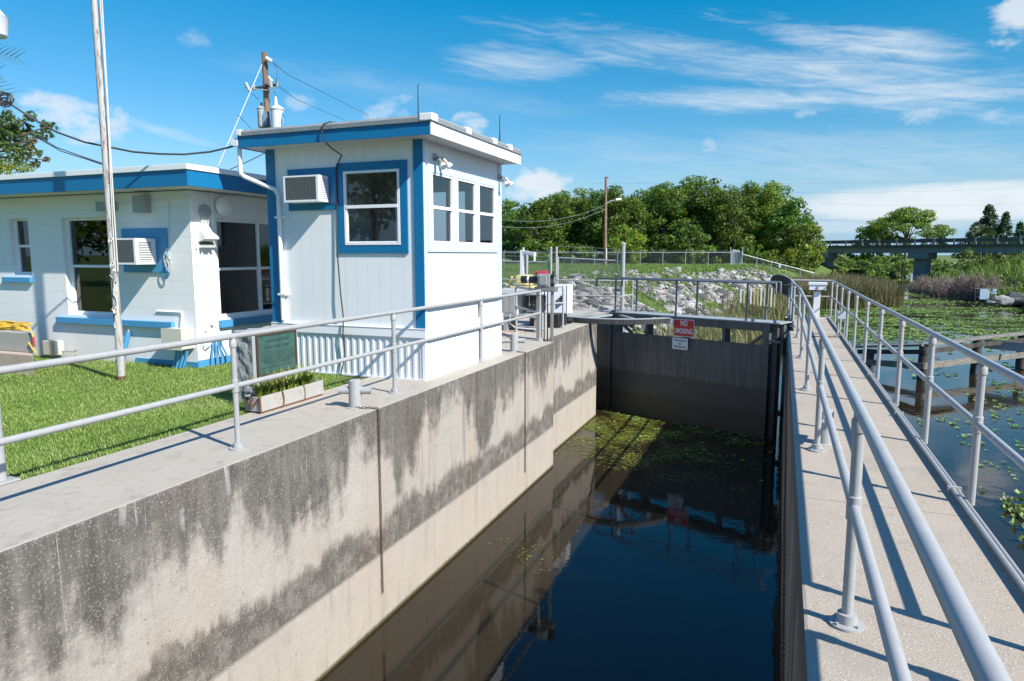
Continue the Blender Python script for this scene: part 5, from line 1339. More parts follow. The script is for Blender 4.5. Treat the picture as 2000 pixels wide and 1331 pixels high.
# ------------------------------------------------------------------ riprap
def rock_hull(seed, n=15):
    r = random.Random(seed); bm = bmesh.new()
    for i in range(n):
        v = Vector((r.gauss(0, 1), r.gauss(0, 1), r.gauss(0, 1))).normalized(); v = Vector((v.x*r.uniform(.8, 1.15), v.y*r.uniform(.65, 1), v.z*r.uniform(.5, .8))); bm.verts.new(v)
    res = bmesh.ops.convex_hull(bm, input=bm.verts)
    bmesh.ops.delete(bm, geom=[e for e in res['geom_interior'] if isinstance(e, bmesh.types.BMVert)], context='VERTS')
    bmesh.ops.bevel(bm, geom=bm.edges[:], offset=.06, segments=1, affect='EDGES')
    bmesh.ops.triangulate(bm, faces=bm.faces[:]); bm.verts.ensure_lookup_table()
    me = bpy.data.meshes.new('boulder'); bm.to_mesh(me); bm.free(); me.materials.append(M['rock']); return me
def rocks():
    hulls = [rock_hull(s) for s in range(40, 52)]
    HV = []; HF = []
    for me in hulls:
        v = np.zeros(len(me.vertices)*3, np.float32); me.vertices.foreach_get('co', v); HV.append(v.reshape(-1, 3))
        f = np.zeros(len(me.polygons)*3, np.int32); me.polygons.foreach_get('vertices', f); HF.append(f.reshape(-1, 3))
    r = np.random.default_rng(17); S_ = []
    while len(S_) < 6200:
        y = 19.8+r.random()**1.35*66; d = r.uniform(-.3, 9.5) if y < 60 else r.uniform(0, 7)
        x = float(shore(y))-d
        if y < 21.6 and x > -6.5: continue
        if y < 23 and x < -11: continue
        # photo: dense low on the bank, grass patches and thinner further along
        patch = fbm(x*1.0+3, y*1.0, .5)+.4*fbm(x, y, 1.9)
        dens = 1.0 if y < 38 else np.interp(y, [38, 55, 85], [.8, .5, .35])
        dens *= np.interp(d, [0, 1, 5.2, 7.0, 9.5], [.6, 1, .95, .3, .1])
        if y > 34: dens *= np.clip(.9-patch*1.25, .03, 1)
        else: dens *= np.clip(1.1-patch*.5, .15, 1)
        if 30 < y < 42 and d < 2.6: dens *= .22
        if r.random() > dens: continue
        s = r.uniform(.09, .28)*(1+.8*(r.random() < .12)); z = float(hgt(x, y))
        S_.append((x, y, z, s))
    cam0 = np.array([0, 0, HC]); A = np.array(S_); dist = np.linalg.norm(A[:, :3]-cam0, axis=1); order = np.argsort(-(A[:, 3]/dist))
    for i in order[:300]:
        x, y, z, s = A[i]; k = int(r.integers(len(hulls)))
        o = bpy.data.objects.new('boulder', hulls[k]); COL.objects.link(o); o.location = (x, y, z+s*.18)
        o.rotation_euler = (r.uniform(-.5, .5), r.uniform(-.5, .5), r.uniform(0, 6.28)); o.scale = (s*1.25, s*r.uniform(.9, 1.3), s*r.uniform(.8, 1.15))
        tag(o, 'angular grey limestone boulder in the riprap on the far bank', 'boulder', 'riprap boulders on the bank')
    V = []; F = []; R_ = []; n0 = 0
    for i in order[300:]:
        x, y, z, s = A[i]; k = int(r.integers(len(hulls))); v = HV[k]*np.array([s*1.2, s*r.uniform(.85, 1.2), s*r.uniform(.75, 1.1)])
        a, b_, c = r.uniform(-.6, .6), r.uniform(-.6, .6), r.uniform(0, 6.28)
        Rm = np.array(Matrix.Rotation(c, 3, 'Z')@Matrix.Rotation(b_, 3, 'Y')@Matrix.Rotation(a, 3, 'X'))
        v = v@Rm.T+np.array([x, y, z+s*.15]); V.append(v); F.append(HF[k]+n0); n0 += len(v); R_.append(np.full(len(v), r.random()))
    o = np_mesh('riprap', np.concatenate(V), None, M['rock'], np.concatenate(R_), tris=np.concatenate(F))
    tag(o, 'loose grey and white riprap rubble covering the far canal bank', 'rubble', kind='stuff')
rocks()

# ------------------------------------------------------------------ blades (lawn, bank grass, reeds)
def blades(name, px, py, pz, L, w, lean, mat, label, cat, rng, seg=2, rnd=None):
    n = len(px); a = rng.uniform(0, 2*PI, n); dx = np.cos(a); dy = np.sin(a); ln = lean*rng.random(n)*L
    a2 = a+PI/2+rng.uniform(-.6, .6, n); sx = np.cos(a2); sy = np.sin(a2)
    rows = []
    for i in range(seg+1):
        f = i/seg; cx = px+dx*ln*f*f; cy = py+dy*ln*f*f; cz = pz+L*f*(1-.25*lean*f); ww = w*(1-f**1.5*.92)
        rows.append(np.stack([cx-sx*ww, cy-sy*ww, cz], -1)); rows.append(np.stack([cx+sx*ww, cy+sy*ww, cz], -1))
    V = np.stack(rows, 1).reshape(-1, 3); k = 2*(seg+1); base = np.arange(n)*k
    Q = np.concatenate([np.stack([base+2*i, base+2*i+1, base+2*i+3, base+2*i+2], -1) for i in range(seg)])
    rr = np.repeat(rng.random(n) if rnd is None else rnd, k)
    o = np_mesh(name, V, Q, M[mat], rr, base=(float(px.mean()), float(py.mean()), float(pz.min())))
    return tag(o, label, cat, kind='stuff')
def lawn():
    r = np.random.default_rng(3)
    # density falls with distance from the camera
    xs = []; ys = []
    for (x0, x1, y0, y1, dn) in ((-8.6, -5.46, 2.6, 6.0, 5200), (-11.5, -8.6, 4.4, 8.02, 2600), (-8.6, -5.46, 6.0, 8.3, 3600), (-14, -11.5, 6, 8, 1500), (-7.2, -5.46, 8.3, 8.32, 0), (-9.0, -7.1, 8, 9.2, 1500)):
        n = int((x1-x0)*(y1-y0)*dn); xs.append(r.uniform(x0, x1, n)); ys.append(r.uniform(y0, y1, n))
    x = np.concatenate(xs); y = np.concatenate(ys)
    bad = ((x < -10.06-(y-6.58)*1.53) & (y > 6.55) & (y < 7.52)) | ((x > -5.97) & (x < -5.69) & (y > 6.2) & (y < 7.0)) | ((x > -5.53) & (y > 5.85) & (y < 7.0)) | ((x > TX0-.03) & (y > TY0-.05)) | ((x < OX1+.02) & (y > OY0-.02)) | (x > -5.465+.02*np.sin(y*9)+.03*np.sin(y*3.1)+.02*np.sin(y*23)+.03*r.normal(0, 1, len(x)))
    # concrete strip in front of the tower
    bad |= (x > -5.88-.05*np.sin(y*5)) & (y > 7.9)
    x = x[~bad]; y = y[~bad]
    thin = fbm(x*1.0, y*1.3, 2.2)+.5*fbm(x+5, y, 6.); k = r.random(len(x)) > np.clip((thin-.45)*.9, 0, .6); x, y = x[k], y[k]
    h = .022+.034*r.random(len(x))**1.5+.012*fbm(x, y, 3.)
    blades('lawn', x, y, np.where(x > -5.48, .001, -.015), np.clip(h, .015, .08)*1.0, .0028+.0018*r.random(len(x)), .9, 'blade', 'short bright green lawn between the office and the lock wall', 'grass', r, rnd=np.clip(r.random(len(x))*.85+.22*fbm(x+2, y-3, 1.7), 0, 1))
    # longer tufts round obstacles
    px = []; py = []
    for k in range(900):
        a = r.random()
        if a < .35: px.append(r.uniform(-12.3, -10.0)); py.append(6.56-r.random()*.05)
        elif a < .6: px.append(-5.69-.28*r.random()); py.append(6.18-r.random()*.04)
        elif a < .75: px.append(-8.61+r.normal()*.09); py.append(6.81+r.normal()*.09)
        else: px.append(r.uniform(-11, -8.5)); py.append(7.97-r.random()*.05)
    px = np.array(px); py = np.array(py)
    blades('grass_tufts', px, py, np.full(len(px), -.01), .05+.06*r.random(len(px)), .003+0*px, .6, 'blade', 'longer grass tufts at the foot of the office and pedestal', 'grass', r)
    # bank grass
    n = 120000; y = 19.5+r.random(n)**1.2*78; x = np.interp(y, [19, 100], [-22, -48])+r.random(n)*(shore(y)-np.interp(y, [19, 100], [-22, -48])+.4)
    z = hgt(x, y); patch = fbm(x+3, y, .5)+.4*fbm(x, y, 1.9); d = shore(y)-x
    keep = ((patch > -.1+.4*(y < 38)) & (d < 9.5) | (d >= 5.3)) & (z > WZ-.05) & ~((y < 21.5) & (x > -9.3))
    x, y, z = x[keep], y[keep], z[keep]
    blades('bank_grass', x, y, z-.02, (.12+.22*r.random(len(x)))*np.where(shore(y)-x > 9, .6, 1.2), .012+.014*r.random(len(x))*(1+y/60), 1.0, 'bankgrass', 'rough green grass and weeds growing between the rocks on the far bank', 'grass', r)
    # side lawn behind the tower
    n = 9000; x = r.uniform(-12, -6.6, n); y = r.uniform(17., 19.4, n); k = (x < -7.45); x = x[k]; y = y[k]
    blades('grass_patch', x, y, np.full(len(x), -.02), .05+.05*r.random(len(x)), .006+0*x, .9, 'blade', 'patch of grass between the tower and the chain link fence', 'grass', r)
lawn()
def reeds():
    r = np.random.default_rng(11)
    # main stand right of the sloping fence
    n = 15000; y = r.uniform(58, 82, n); lo = shore(y)-1.0; hi = np.interp(y, [58, 64, 72, 82], [2.5, 8.6, 10.6, 9.5]); x = lo+(hi-lo)*r.random(n)
    keep = fbm(x, y, .9) > -.75; x, y = x[keep], y[keep]
    blades('reeds', x, y, np.full(len(x), WZ)+np.maximum(0, hgt(x, y)-WZ)*.8, 1.5+1.6*r.random(len(x))*np.clip(1.1-np.abs(x-5)/9, .4, 1), .022+.016*r.random(len(x)), .55, 'reed', 'tall stand of green and tan reeds in the shallows before the bridge', 'reeds', r, 3)
    n = 3800; y = r.uniform(31, 44, n); x = shore(y)+r.normal(0, .75, n)
    blades('reeds', x, y, np.maximum(WZ, hgt(x, y))-.02, .5+.8*r.random(n), .012+.008*r.random(n), .8, 'reed', 'dry brown reeds at the water edge seen behind the lock gate', 'reeds', r, 3)
    n = 2600; y = r.uniform(44, 60, n); x = shore(y)+r.normal(0.2, .9, n)
    blades('reeds', x, y, np.maximum(WZ, hgt(x, y))-.02, .9+1.1*r.random(n), .018+.01*r.random(n), .7, 'reed', 'dark green rushes along the bank beyond the round sign', 'reeds', r, 3)
    # slope plants on right bank
    n = 14000; y = r.uniform(56, 100, n); x = rshore(y)+.3+r.uniform(0, 1, n)**1.4*26; z = hgt(x, y); k = z > WZ
    x, y, z = x[k], y[k], z[k]
    blades('tall_grass', x, y, z, .8+1.2*r.random(len(x)), .03+.03*r.random(len(x)), .8, 'shrub', 'tall bright grass and weeds covering the right bank', 'grass', r, 3)
reeds()

# ------------------------------------------------------------------ floating plants
def pads():
    r = np.random.default_rng(23)
    def rosettes(name, X, Y, S, label, mat='pad', z=WZ+.012, up=.35, k=6):
        n = len(X); V = []; R_ = []
        a0 = r.uniform(0, 2*PI, n); rn = r.random(n)
        rows = []
        for j in range(k):
            a = a0+2*PI*j/k+r.normal(0, .15, n); L = S*r.uniform(.7, 1.1, n); w = L*.42; ca, sa = np.cos(a), np.sin(a)
            h = S*up*r.uniform(.3, 1, n)
            z_ = z+r.uniform(0, .004, n)
            rows += [np.stack([X+ca*L*.08, Y+sa*L*.08, z_], -1), np.stack([X+ca*L*.65-sa*w, Y+sa*L*.65+ca*w, z_+h*.6], -1), np.stack([X+ca*L, Y+sa*L, z_+h], -1), np.stack([X+ca*L*.65+sa*w, Y+sa*L*.65-ca*w, z_+h*.6], -1)]
        V = np.stack(rows, 1).reshape(-1, 3); base = (np.arange(n)*4*k)[:, None]+np.arange(k)[None, :]*4; base = base.ravel()
        Q = np.stack([base, base+1, base+2, base+3], -1)
        o = np_mesh(name, V, Q, M[mat], np.repeat(rn, 4*k)); return tag(o, label, 'water plants', kind='stuff')
    # pool right of the walkway
    n = 120000; Y = 18+r.random(n)**.8*82; X = -1+r.random(n)*(Y*.34+3)
    e = Y*1.0+fbm(X, Y, .22)*3.5+(X-8)*.12
    dens = np.interp(e, [18, 24, 31, 36, 39, 44, 54, 60, 64, 70, 74, 80, 90, 100], [.0, .004, .01, .05, .42, .5, .6, .6, .3, .75, .15, .55, .2, .4])
    str_ = .7*fbm(X*.4, Y*1.0, .55)+.5*fbm(X, Y*1.6, 1.5); keep = (r.random(n) < dens*np.clip(.34+str_*1.7, .01, 1)) & (X > shore(Y)+.2) & (hgt(X, Y) < WZ-.1) & ~((Y < 21.5) & (X < 1.4))
    keep &= ~((Y < 33) & (X < 0.3))
    X, Y = X[keep], Y[keep]
    rosettes('floating_plants', X, Y, .07+.11*r.random(len(X)), 'bright green floating plants matting the pool beyond the walkway', up=.5)
    # few clusters near the walkway
    def onw(u, v):
        d = CF+CR*((u-1000)/FPX)+CU*((665.5-v)/FPX); k = (WZ-HC)/d.z; return (d.x*k, d.y*k)
    cx = [onw(*p) for p in ((1855, 822), (1803, 824), (1950, 795), (1985, 803), (1966, 826), (1995, 868), (1906, 776), (1868, 828), (1940, 812), (1990, 780), (1960, 760), (1890, 860), (1925, 905), (1975, 930), (1860, 735), (1830, 715), (1930, 745), (1985, 720), (1775, 715))]
    X = np.concatenate([c[0]+r.normal(0, .10*c[1]/14, 8) for c in cx]); Y = np.concatenate([c[1]+r.normal(0, .38*c[1]/14, 8) for c in cx])
    rosettes('floating_plants', X, Y, (.028+.034*r.random(len(X)))*(Y/14), 'scattered small water lettuce drifting near the walkway', up=.5)
    c = onw(1992, 1030); n = 170; X = r.normal(c[0]+.25, .18, n); Y = r.normal(c[1]-.1, .75, n)
    rosettes('floating_plants', X, Y, .04+.05*r.random(n), 'dense leafy raft of plants beside the walkway at the right edge', up=1.4)
    # inside the chamber before the gate
    n = 2600; X = r.uniform(-4.5, .0, n); Y = r.uniform(12.2, 18.5, n)
    gl = 18.6-(X+4.34)*.406-.15; f = fbm(X*2, Y*2.2, 1.3)
    k = (Y < gl) & (r.random(n) < np.clip((Y-(gl-3.6))/3.2, 0, 1)*np.clip(.35+f, 0, 1)*.75)
    X, Y = X[k], Y[k]
    rosettes('floating_plants', X, Y, .02+.04*r.random(len(X)), 'light green water lettuce gathered in front of the lock gate', up=.7)
    n = 46000; X = r.uniform(-4.5, -.2, n); Y = r.uniform(11.6, 18.5, n); gl = 18.6-(X+4.34)*.406-.1
    f = fbm(X*2, Y*2.2, 1.3)
    k = (Y < gl) & (r.random(n) < np.interp(X, [-4.5, -2.4, -1.4, -.2], [1, .9, .35, .12])*np.clip((Y-(gl-5.0))/3.5, 0, 1)*np.clip(.55+f*.8, .0, 1))
    X, Y = X[k], Y[k]
    rosettes('water_weed', X, Y, .018+.03*r.random(len(X)), 'olive brown water weed matted on the surface before the lock gate', 'weed', z=WZ+.004, up=.05, k=3)
    X = r.normal(-3.35, .35, 160); Y = r.normal(9.0, .3, 160)
    rosettes('water_weed', X, Y, .012+.015*r.random(160), 'faint patch of weed in the middle of the lock chamber', 'weed', z=WZ+.002, up=.02, k=3)
pads()

# ------------------------------------------------------------------ walkway end furniture
def walkway_end():
    t = thing('pedestal_box', (.93, 20.6, 0), 'white square pedestal carrying a lidded box at the walkway end', 'pedestal')
    b = MB(); b.box(.83, 1.0, 20.5, 20.68, 0, .76); b.build('post', M['trim'], t, bevel=.006)
    b = MB(); b.box(.78, 1.05, 20.46, 20.72, .761, .79); b.build('neck', M['dark'], t)
    b = MB(); b.box(.70, 1.13, 20.42, 20.75, .791, .93); b.box(.68, 1.15, 20.40, 20.77, .931, 1.0); b.build('box', M['trim'], t, bevel=.008)
    b = MB(); b.box(.90, .94, 20.40, 20.418, .83, .90); b.build('latch', M['grey'], t, split=True)
    t = thing('round_sign', (.1, 19.0, .6), 'dark back of a large round sign tilted on the walkway corner', 'sign')
    c = at(1532, 557, 19.6); n = (-CF*.31+(-CR*.67-CU*.74)*.95).normalized(); e = n.cross(Vector((0, 0, 1))).normalized(); g = e.cross(n)
    b = MB(); k = 32
    for d in (0, .02):
        for j in range(k): a = 2*PI*j/k; b.v.append(tuple(c+n*d+(e*math.cos(a)+g*math.sin(a))*.40))
    b.f.append(tuple(range(k))); b.f.append(tuple(reversed(range(k, 2*k))))
    for j in range(k): q = (j+1) % k; b.f.append((j, k+j, k+q, q))
    b.build('disc', M['grill'], t)
    b = MB(); b.tube([c+n*.01+(e*math.cos(2*PI*j/32)+g*math.sin(2*PI*j/32))*.41 for j in range(33)], .012, 6); b.build('rim', M['pipe'], t, smooth=True)
    b = MB(); b.cyl((.30, 20.05, 0), (.30, 20.05, 1.02), .03, 10); b.cyl((.30, 20.05, .95), tuple(c), .02, 8); b.build('post', M['pipe'], t, smooth=True)
    t = thing('outlet_box', (1.24, 16.2, 0), 'small grey outlet box on legs at the walkway edge', 'box')
    b = MB(); b.box(1.16, 1.34, 16.35, 16.47, .36, .52); b.build('enclosure', M['greylt'], t, bevel=.01)
    b = MB(); b.tube([(1.18, 16.4, .36), (1.18, 16.4, .0)], .02, 8); b.tube([(1.31, 16.4, .36), (1.31, 16.4, .0)], .02, 8); b.build('leg', M['pipe'], t, smooth=True, split=True)
    b = MB(); b.tube([(1.26, 16.1, .03), (1.05, 15.95, .02), (.6, 15.9, .012), (.42, 15.95, .012)], .01, 6); tag(b.build('cable', M['wire'], smooth=True), 'thin dark cable lying across the walkway', 'cable')
walkway_end()

# ------------------------------------------------------------------ pickets on the far bank, timber fender
def fender():
    r = random.Random(31)
    zt = .02
    ps = [at(1698, 715, 25.0), at(1800, 745, 22.7), at(1905, 730, 23.6), at(1990, 718, 24.4), at(2085, 706, 25.2)]
    t = None
    P = []
    for (u, v) in ((1697, 728), (1800, 743), (1904, 731), (1992, 722), (2088, 712)):
        d = CF+CR*((u-1000)/FPX)+CU*((665.5-v)/FPX); k = (WZ-HC)/d.z; P.append(Vector((0, 0, HC))+d*k)
    top = [682, 676, 662, 653, 643]
    t = thing('timber_fender', tuple(P[1]), 'long timber fender of plank rails on dark round piles', 'fender')
    def ztop(i):
        u, v = (1697, 1800, 1904, 1992, 2088)[i], top[i]; p = P[i]; dep = (p-Vector((0, 0, HC))).dot(CF)
        return at(u, v, dep).z
    for i, p in enumerate(P):
        z = ztop(i); b = MB(); nseg = 6
        b.tube([(p.x+r.uniform(-.01, .01), p.y, WZ-1+(z-WZ+1)*k/nseg) for k in range(nseg+1)], .165, 14, True, .15); b.build('pile', M['pile'], t, smooth=True)
    off = Vector((-.12, -.17, 0))
    Pe = [at(1680, 690, 24.5)]+P; 
    d0 = (P[1]-P[0]).normalized(); 
    A = P[0]-d0*.5
    for (dz0, dz1, th, nm) in ((.0, .09, .32, 'cap_plank'),):
        b = MB()
        for i in range(4):
            a = P[i] if i else A; c = P[i+1]; b.bar(Vector((a.x, a.y, ztop(i)+.05)), Vector((c.x, c.y, ztop(i+1)+.05)), .34, .08)
        b.build('cap_plank', M['plank'], t, bevel=.01, split=True)
    for (f, hh) in ((.86, .16), (.44, .22)):
        b = MB()
        for i in range(4):
            a = (P[i] if i else A)+Vector((.0, -.20, 0)); c = P[i+1]+Vector((0, -.20, 0))
            za = WZ+(ztop(i)-WZ)*f; zc = WZ+(ztop(i+1)-WZ)*f; b.bar(Vector((a.x, a.y, za)), Vector((c.x, c.y, zc)), .06, hh)
        b.build('side_plank', M['plank' if f < .8 else 'pile'], t, bevel=.008, split=True)
    q = P[3]; b = MB(); p = (P[2]+P[3])/2; b.obox((p.x+.05, p.y-.2, WZ+1.02), d0*.62, Vector((0, .02, 0)), Vector((0, 0, .17))); tag(b.build('pale_board', M['planter'], bevel=.005), 'pale square board fixed behind the fender planks', 'board')
    # pale pickets
    for i in range(11):
        u = 1447+i*6.6; p = at(u, 583-(10-i)*1.0, 36); hh = .62; b = MB(); b.box(p.x-.035, p.x+.035, p.y-.04, p.y+.04, p.z-.5, at(u, 562+(10-i)*.35, 36).z)
        tag(b.build('marker_post', M['yel2'] if i % 3 else M['trim'], bevel=.008), 'short pale marker post in the row on the bank behind the gate', 'post', 'row of pale marker posts')
fender()

# ------------------------------------------------------------------ road bridge
def bridge():
    L0 = at(1560, 494, 130); R0 = at(2250, 494, 88)
    def zat(p): return p
    A = Vector((L0.x, L0.y, 0)); B = Vector((R0.x, R0.y, 0)); d = (B-A).normalized(); n = Vector((d.y, -d.x, 0)); L = (B-A).length
    t = thing('road_bridge', (A.x, A.y, 0), 'grey concrete road bridge with open rail crossing behind the pool', 'bridge')
    def bb(b, s0, s1, n0, n1, z0, z1): b.obox(A+d*(s0+s1)/2+n*(n0+n1)/2+Vector((0, 0, (z0+z1)/2)), d*(s1-s0)/2, n*(n1-n0)/2, Vector((0, 0, (z1-z0)/2)))
    zb = 2.05
    b = MB(); bb(b, 0, L, -.1, .6, zb, zb+.95); bb(b, 0, L, -3.2, -2.6, zb, zb+.95); bb(b, 0, L, -6.2, -5.6, zb, zb+.95); b.build('girder', M['bridge'], t, split=True)
    b = MB(); bb(b, -2, L, -7.2, 1.0, zb+.951, zb+1.25); bb(b, -2, L, .96, 1.1, zb+.95, zb+1.32); b.build('deck', M['bridged'], t)
    b = MB(); bb(b, -2, L, .80, .94, zb+1.78, zb+2.25); bb(b, -2, L, -7.1, -6.95, zb+1.78, zb+2.25); b.build('parapet_rail', M['bridged'], t, split=True)
    b = MB(); s = 1.0
    while s < L: bb(b, s-.14, s+.14, .79, .97, zb+1.32, zb+2.28); s += 2.95
    b.build('parapet_post', M['bridgep'], t, split=True)
    def s_of(u):
        # station whose projection falls on column u
        lo, hi = 0, L
        for _ in range(40):
            m_ = (lo+hi)/2; p = A+d*m_+Vector((0, 0, 2)); q = p-Vector((0, 0, HC)); x = 1000+FPX*q.dot(CR)/q.dot(CF)
            if x < u: lo = m_
            else: hi = m_
        return lo
    for (u, w, cw) in ((1613, .45, .95), (1797, .95, 1.55), (2120, 1.0, 1.6)):
        s = s_of(u); b = MB(); bb(b, s-cw, s+cw, -2.4, .85, zb-.95, zb-.002); bb(b, s-w, s+w, -1.9, -.1, -6, zb-.951); b.build('pier', M['bridge'], t, bevel=.03)
bridge()

# ------------------------------------------------------------------ trees
def leaf_cloud(rng, centres, radii, per, size, flat=.75, squash=.8):
    V = []; R_ = []
    for (c, rad) in zip(centres, radii):
        k = int(per*(rad**2)); 
        u = rng.normal(0, 1, (k, 3)); u /= np.linalg.norm(u, axis=1)[:, None]; rr = rad*(.55+.5*rng.random(k))**1.0
        p = np.array(c)+u*rr[:, None]*np.array([1, 1, squash])
        nrm = u*.6+rng.normal(0, .6, (k, 3))+np.array([0, 0, .35]); nrm /= np.linalg.norm(nrm, axis=1)[:, None]
        a = np.cross(nrm, rng.normal(0, 1, (k, 3))); a /= np.linalg.norm(a, axis=1)[:, None]; b = np.cross(nrm, a)
        s = size*(.5+rng.random(k))[:, None]
        V.append(np.stack([p-a*s, p-b*s*.55, p+a*s, p+b*s*.55], 1).reshape(-1, 3)); q = rng.random(); R_.append(np.repeat(np.clip(q*.6+.4*rng.random(k), 0, 1), 4))
    V = np.concatenate(V); R_ = np.concatenate(R_); Q = np.arange(len(V)).reshape(-1, 4)
    return V, Q, R_
def tree(name, loc, h, w, label, cat='tree', group=None, seed=1, mat='leafA', kind='round', leaf=.30, per=46, trunk=.25, base_frac=.12, nclump=46):
    rng = np.random.default_rng(seed); x, y, z = loc
    t = thing(name, tuple(loc), label, cat, group)
    C = []; Rr = []
    for i in range(nclump):
        for _ in range(50):
            u = rng.uniform(-1, 1, 3)
            if kind == 'cone':
                f = rng.random()**1.3; ang = rng.uniform(0, 6.28); wr = (1-f)**.8; rad_ = wr*rng.uniform(.4, 1)
                u = np.array([rad_*math.cos(ang), rad_*math.sin(ang), f*2-1]); break
            if kind == 'umbrella':
                if u[0]**2+u[1]**2 < 1: u[2] = (1-(u[0]**2+u[1]**2))*1.5-.55+rng.normal(0, .14); break
            else:
                q = u[0]**2+u[1]**2+(u[2]*.95)**2
                if .25 < q < 1: break
        cz = base_frac*h+(h*(1-base_frac))*(u[2]*.5+.5)
        wv = w*(.85+.3*rng.random()) if kind != 'cone' else w
        C.append((x+u[0]*wv*.82, y+u[1]*wv*.82, z+cz*.93)); Rr.append((w*.17+h*.045)*rng.uniform(.6, 1.15)*(.55 if kind == 'cone' else 1)*(.8 if kind == 'umbrella' else 1))
    if kind == 'cone':
        C.append((x, y, z+h*.96)); Rr.append(h*.03)
        C.append((x, y, z+h*.90)); Rr.append(h*.05)
    V, Q, R_ = leaf_cloud(rng, C, Rr, per, leaf, squash=.7 if kind != 'umbrella' else .45)
    np_mesh('crown', V, Q, M[mat], R_, parent=t)
    b = MB(); rr = random.Random(seed)
    lean = Vector((rr.uniform(-.06, .06)*h, 0, 0))
    top = Vector((x, y, z+h*(.55 if kind != 'cone' else .95)))+lean
    mid = Vector((x, y, z+h*.3))+lean*.3
    b.tube([(x, y, z-.3), (x, y, z+h*.08), tuple(mid), tuple(top)], trunk, 9, True, trunk*.35)
    if kind != 'cone':
        for i in rr.sample(range(len(C)), min(14, len(C))):
            c = Vector(C[i]); s = Vector((x, y, z+h*.2)).lerp(top, rr.uniform(0, .8)); m_ = s.lerp(c, .5)+Vector((0, 0, h*.03))
            b.tube([s, m_, c], trunk*.38, 6, True, trunk*.10)
    b.build('trunk', M['bark'], t, smooth=True)
    return t
def place(u, v, depth): 
    p = at(u, v, depth); return p
def forest():
    G_ = 'trees massed along the far bank'
    # u, top v, depth, half width px, mat, seed
    L = [(1003, 388, 112, 40, 'leafA'), (1047, 384, 104, 36, 'leafA'), (1090, 372, 108, 46, 'leafA'), (1128, 362, 112, 42, 'leafB'), (1165, 356, 106, 40, 'leafA'),
         (1214, 346, 104, 44, 'leafA'), (1262, 362, 110, 42, 'leafA'), (1300, 352, 106, 40, 'leafA'), (1345, 335, 108, 46, 'leafA'), (1385, 346, 104, 44, 'leafA'),
         (1430, 360, 100, 44, 'leafA'), (1470, 348, 114, 52, 'leafB'), (1512, 356, 110, 48, 'leafB'), (1545, 385, 104, 42, 'leafA'), (1572, 420, 100, 34, 'leafB'), (1225, 440, 96, 34, 'leafB'), (1340, 425, 97, 40, 'leafA')]
    words = ['leftmost tree of the far wood beside the tower', 'low rounded tree second from the tower', 'broad tree left of the far light pole', 'yellowish tree just left of the far light pole', 'tree directly behind the far light pole', 'tall tree right of the far light pole', 'dark tree filling the gap in the middle of the wood', 'tree with a pale crown left of the tallest one', 'tallest tree in the far wood', 'tree just right of the tallest one', 'dense front tree above the fence wing', 'yellow green tree with rounded top in the right half of the wood', 'yellow green tree near the right end of the wood', 'dark tree at the right end of the wood', 'low yellowish tree nearest the bridge end', 'small bright tree in front of the wood by the light pole', 'small dark tree in front of the middle of the wood']
    for i, (u, v, dp, hw, mt) in enumerate(L):
        p = at(u, 498, dp); z = float(hgt(p.x, p.y)) if i < 13 else float(hgt(p.x, p.y))
        z = max(z, -1.8); top = at(u, v, dp).z; w = hw/FPX*dp*1.22
        tree('tree', (p.x, p.y, z), top-z, w, words[i], group=G_, seed=100+i, mat=mt, base_frac=-.02, leaf=.17, per=125, nclump=80)
    for i, (u, v, hw) in enumerate([(1020, 398, 46), (1075, 384, 46), (1140, 374, 46), (1195, 368, 46), (1245, 372, 44), (1285, 364, 44), (1325, 352, 46), (1405, 360, 46), (1450, 366, 46), (1495, 366, 46)]):
        p = at(u, 498, 122); z = float(hgt(p.x, p.y)); top = at(u, v, 122).z
        tree('tree', (p.x, p.y, z), top-z, hw/FPX*122*1.15, ['back row tree behind the leftmost trees', 'back row tree left of the light pole', 'back row tree just left of the light pole', 'back row tree just right of the light pole', 'back row tree before the middle gap', 'back row tree in the middle gap', 'back row tree left of the tallest tree', 'back row tree right of the tallest tree', 'back row tree above the fence wing', 'back row tree near the right end'][i], group=G_, seed=160+i, mat='leafA', base_frac=-.02, leaf=.22, per=70, nclump=60)
    # undergrowth under the wood, one thing each
    for i, (u, v, dp, hw, mt, lab) in enumerate([(1050, 470, 98, 46, 'leafA', 'dark undergrowth bush at the left foot of the wood'), (1130, 472, 98, 44, 'leafA', 'dark undergrowth bush left of the light pole foot'), (1290, 470, 99, 50, 'leafA', 'dark undergrowth bush in the middle foot of the wood'),
            (1380, 468, 99, 46, 'leafA', 'bush behind the far fence left of the fence wing'), (1470, 470, 98, 44, 'leafA', 'bush behind the sloping far fence'), (1525, 480, 95, 38, 'leafB', 'olive bush above the sloping fence'), (1575, 478, 95, 34, 'leafB', 'olive bush by the left bridge end')]):
        p = at(u, 498, dp); z = max(float(hgt(p.x, p.y)), -2.2); top = at(u, v, dp).z
        tree('bush', (p.x, p.y, z), top-z, hw/FPX*dp, lab, 'bush', 'bushes at the foot of the wood', 300+i, mt, leaf=.22, per=80, nclump=26, trunk=.08, base_frac=0)
    # wood beyond and under the bridge
    for i, (u, v, dp, hw, mt, lab) in enumerate([(1640, 478, 150, 30, 'leafA', 'dark tree under the left end of the bridge'), (1690, 480, 158, 40, 'leafA', 'dark tree seen under the middle of the bridge'), (1750, 482, 150, 36, 'leafA', 'dark tree under the bridge left of the wide pier'),
            (1668, 528, 124, 26, 'shrub', 'bright bush low under the bridge'), (1730, 532, 118, 28, 'shrub', 'bright bush left of the wide bridge pier'), (1760, 545, 106, 22, 'shrub', 'small bright bush at the foot of the wide pier')]):
        p = at(u, 498, dp); z = max(float(hgt(p.x, p.y)), WZ); top = at(u, v, dp).z
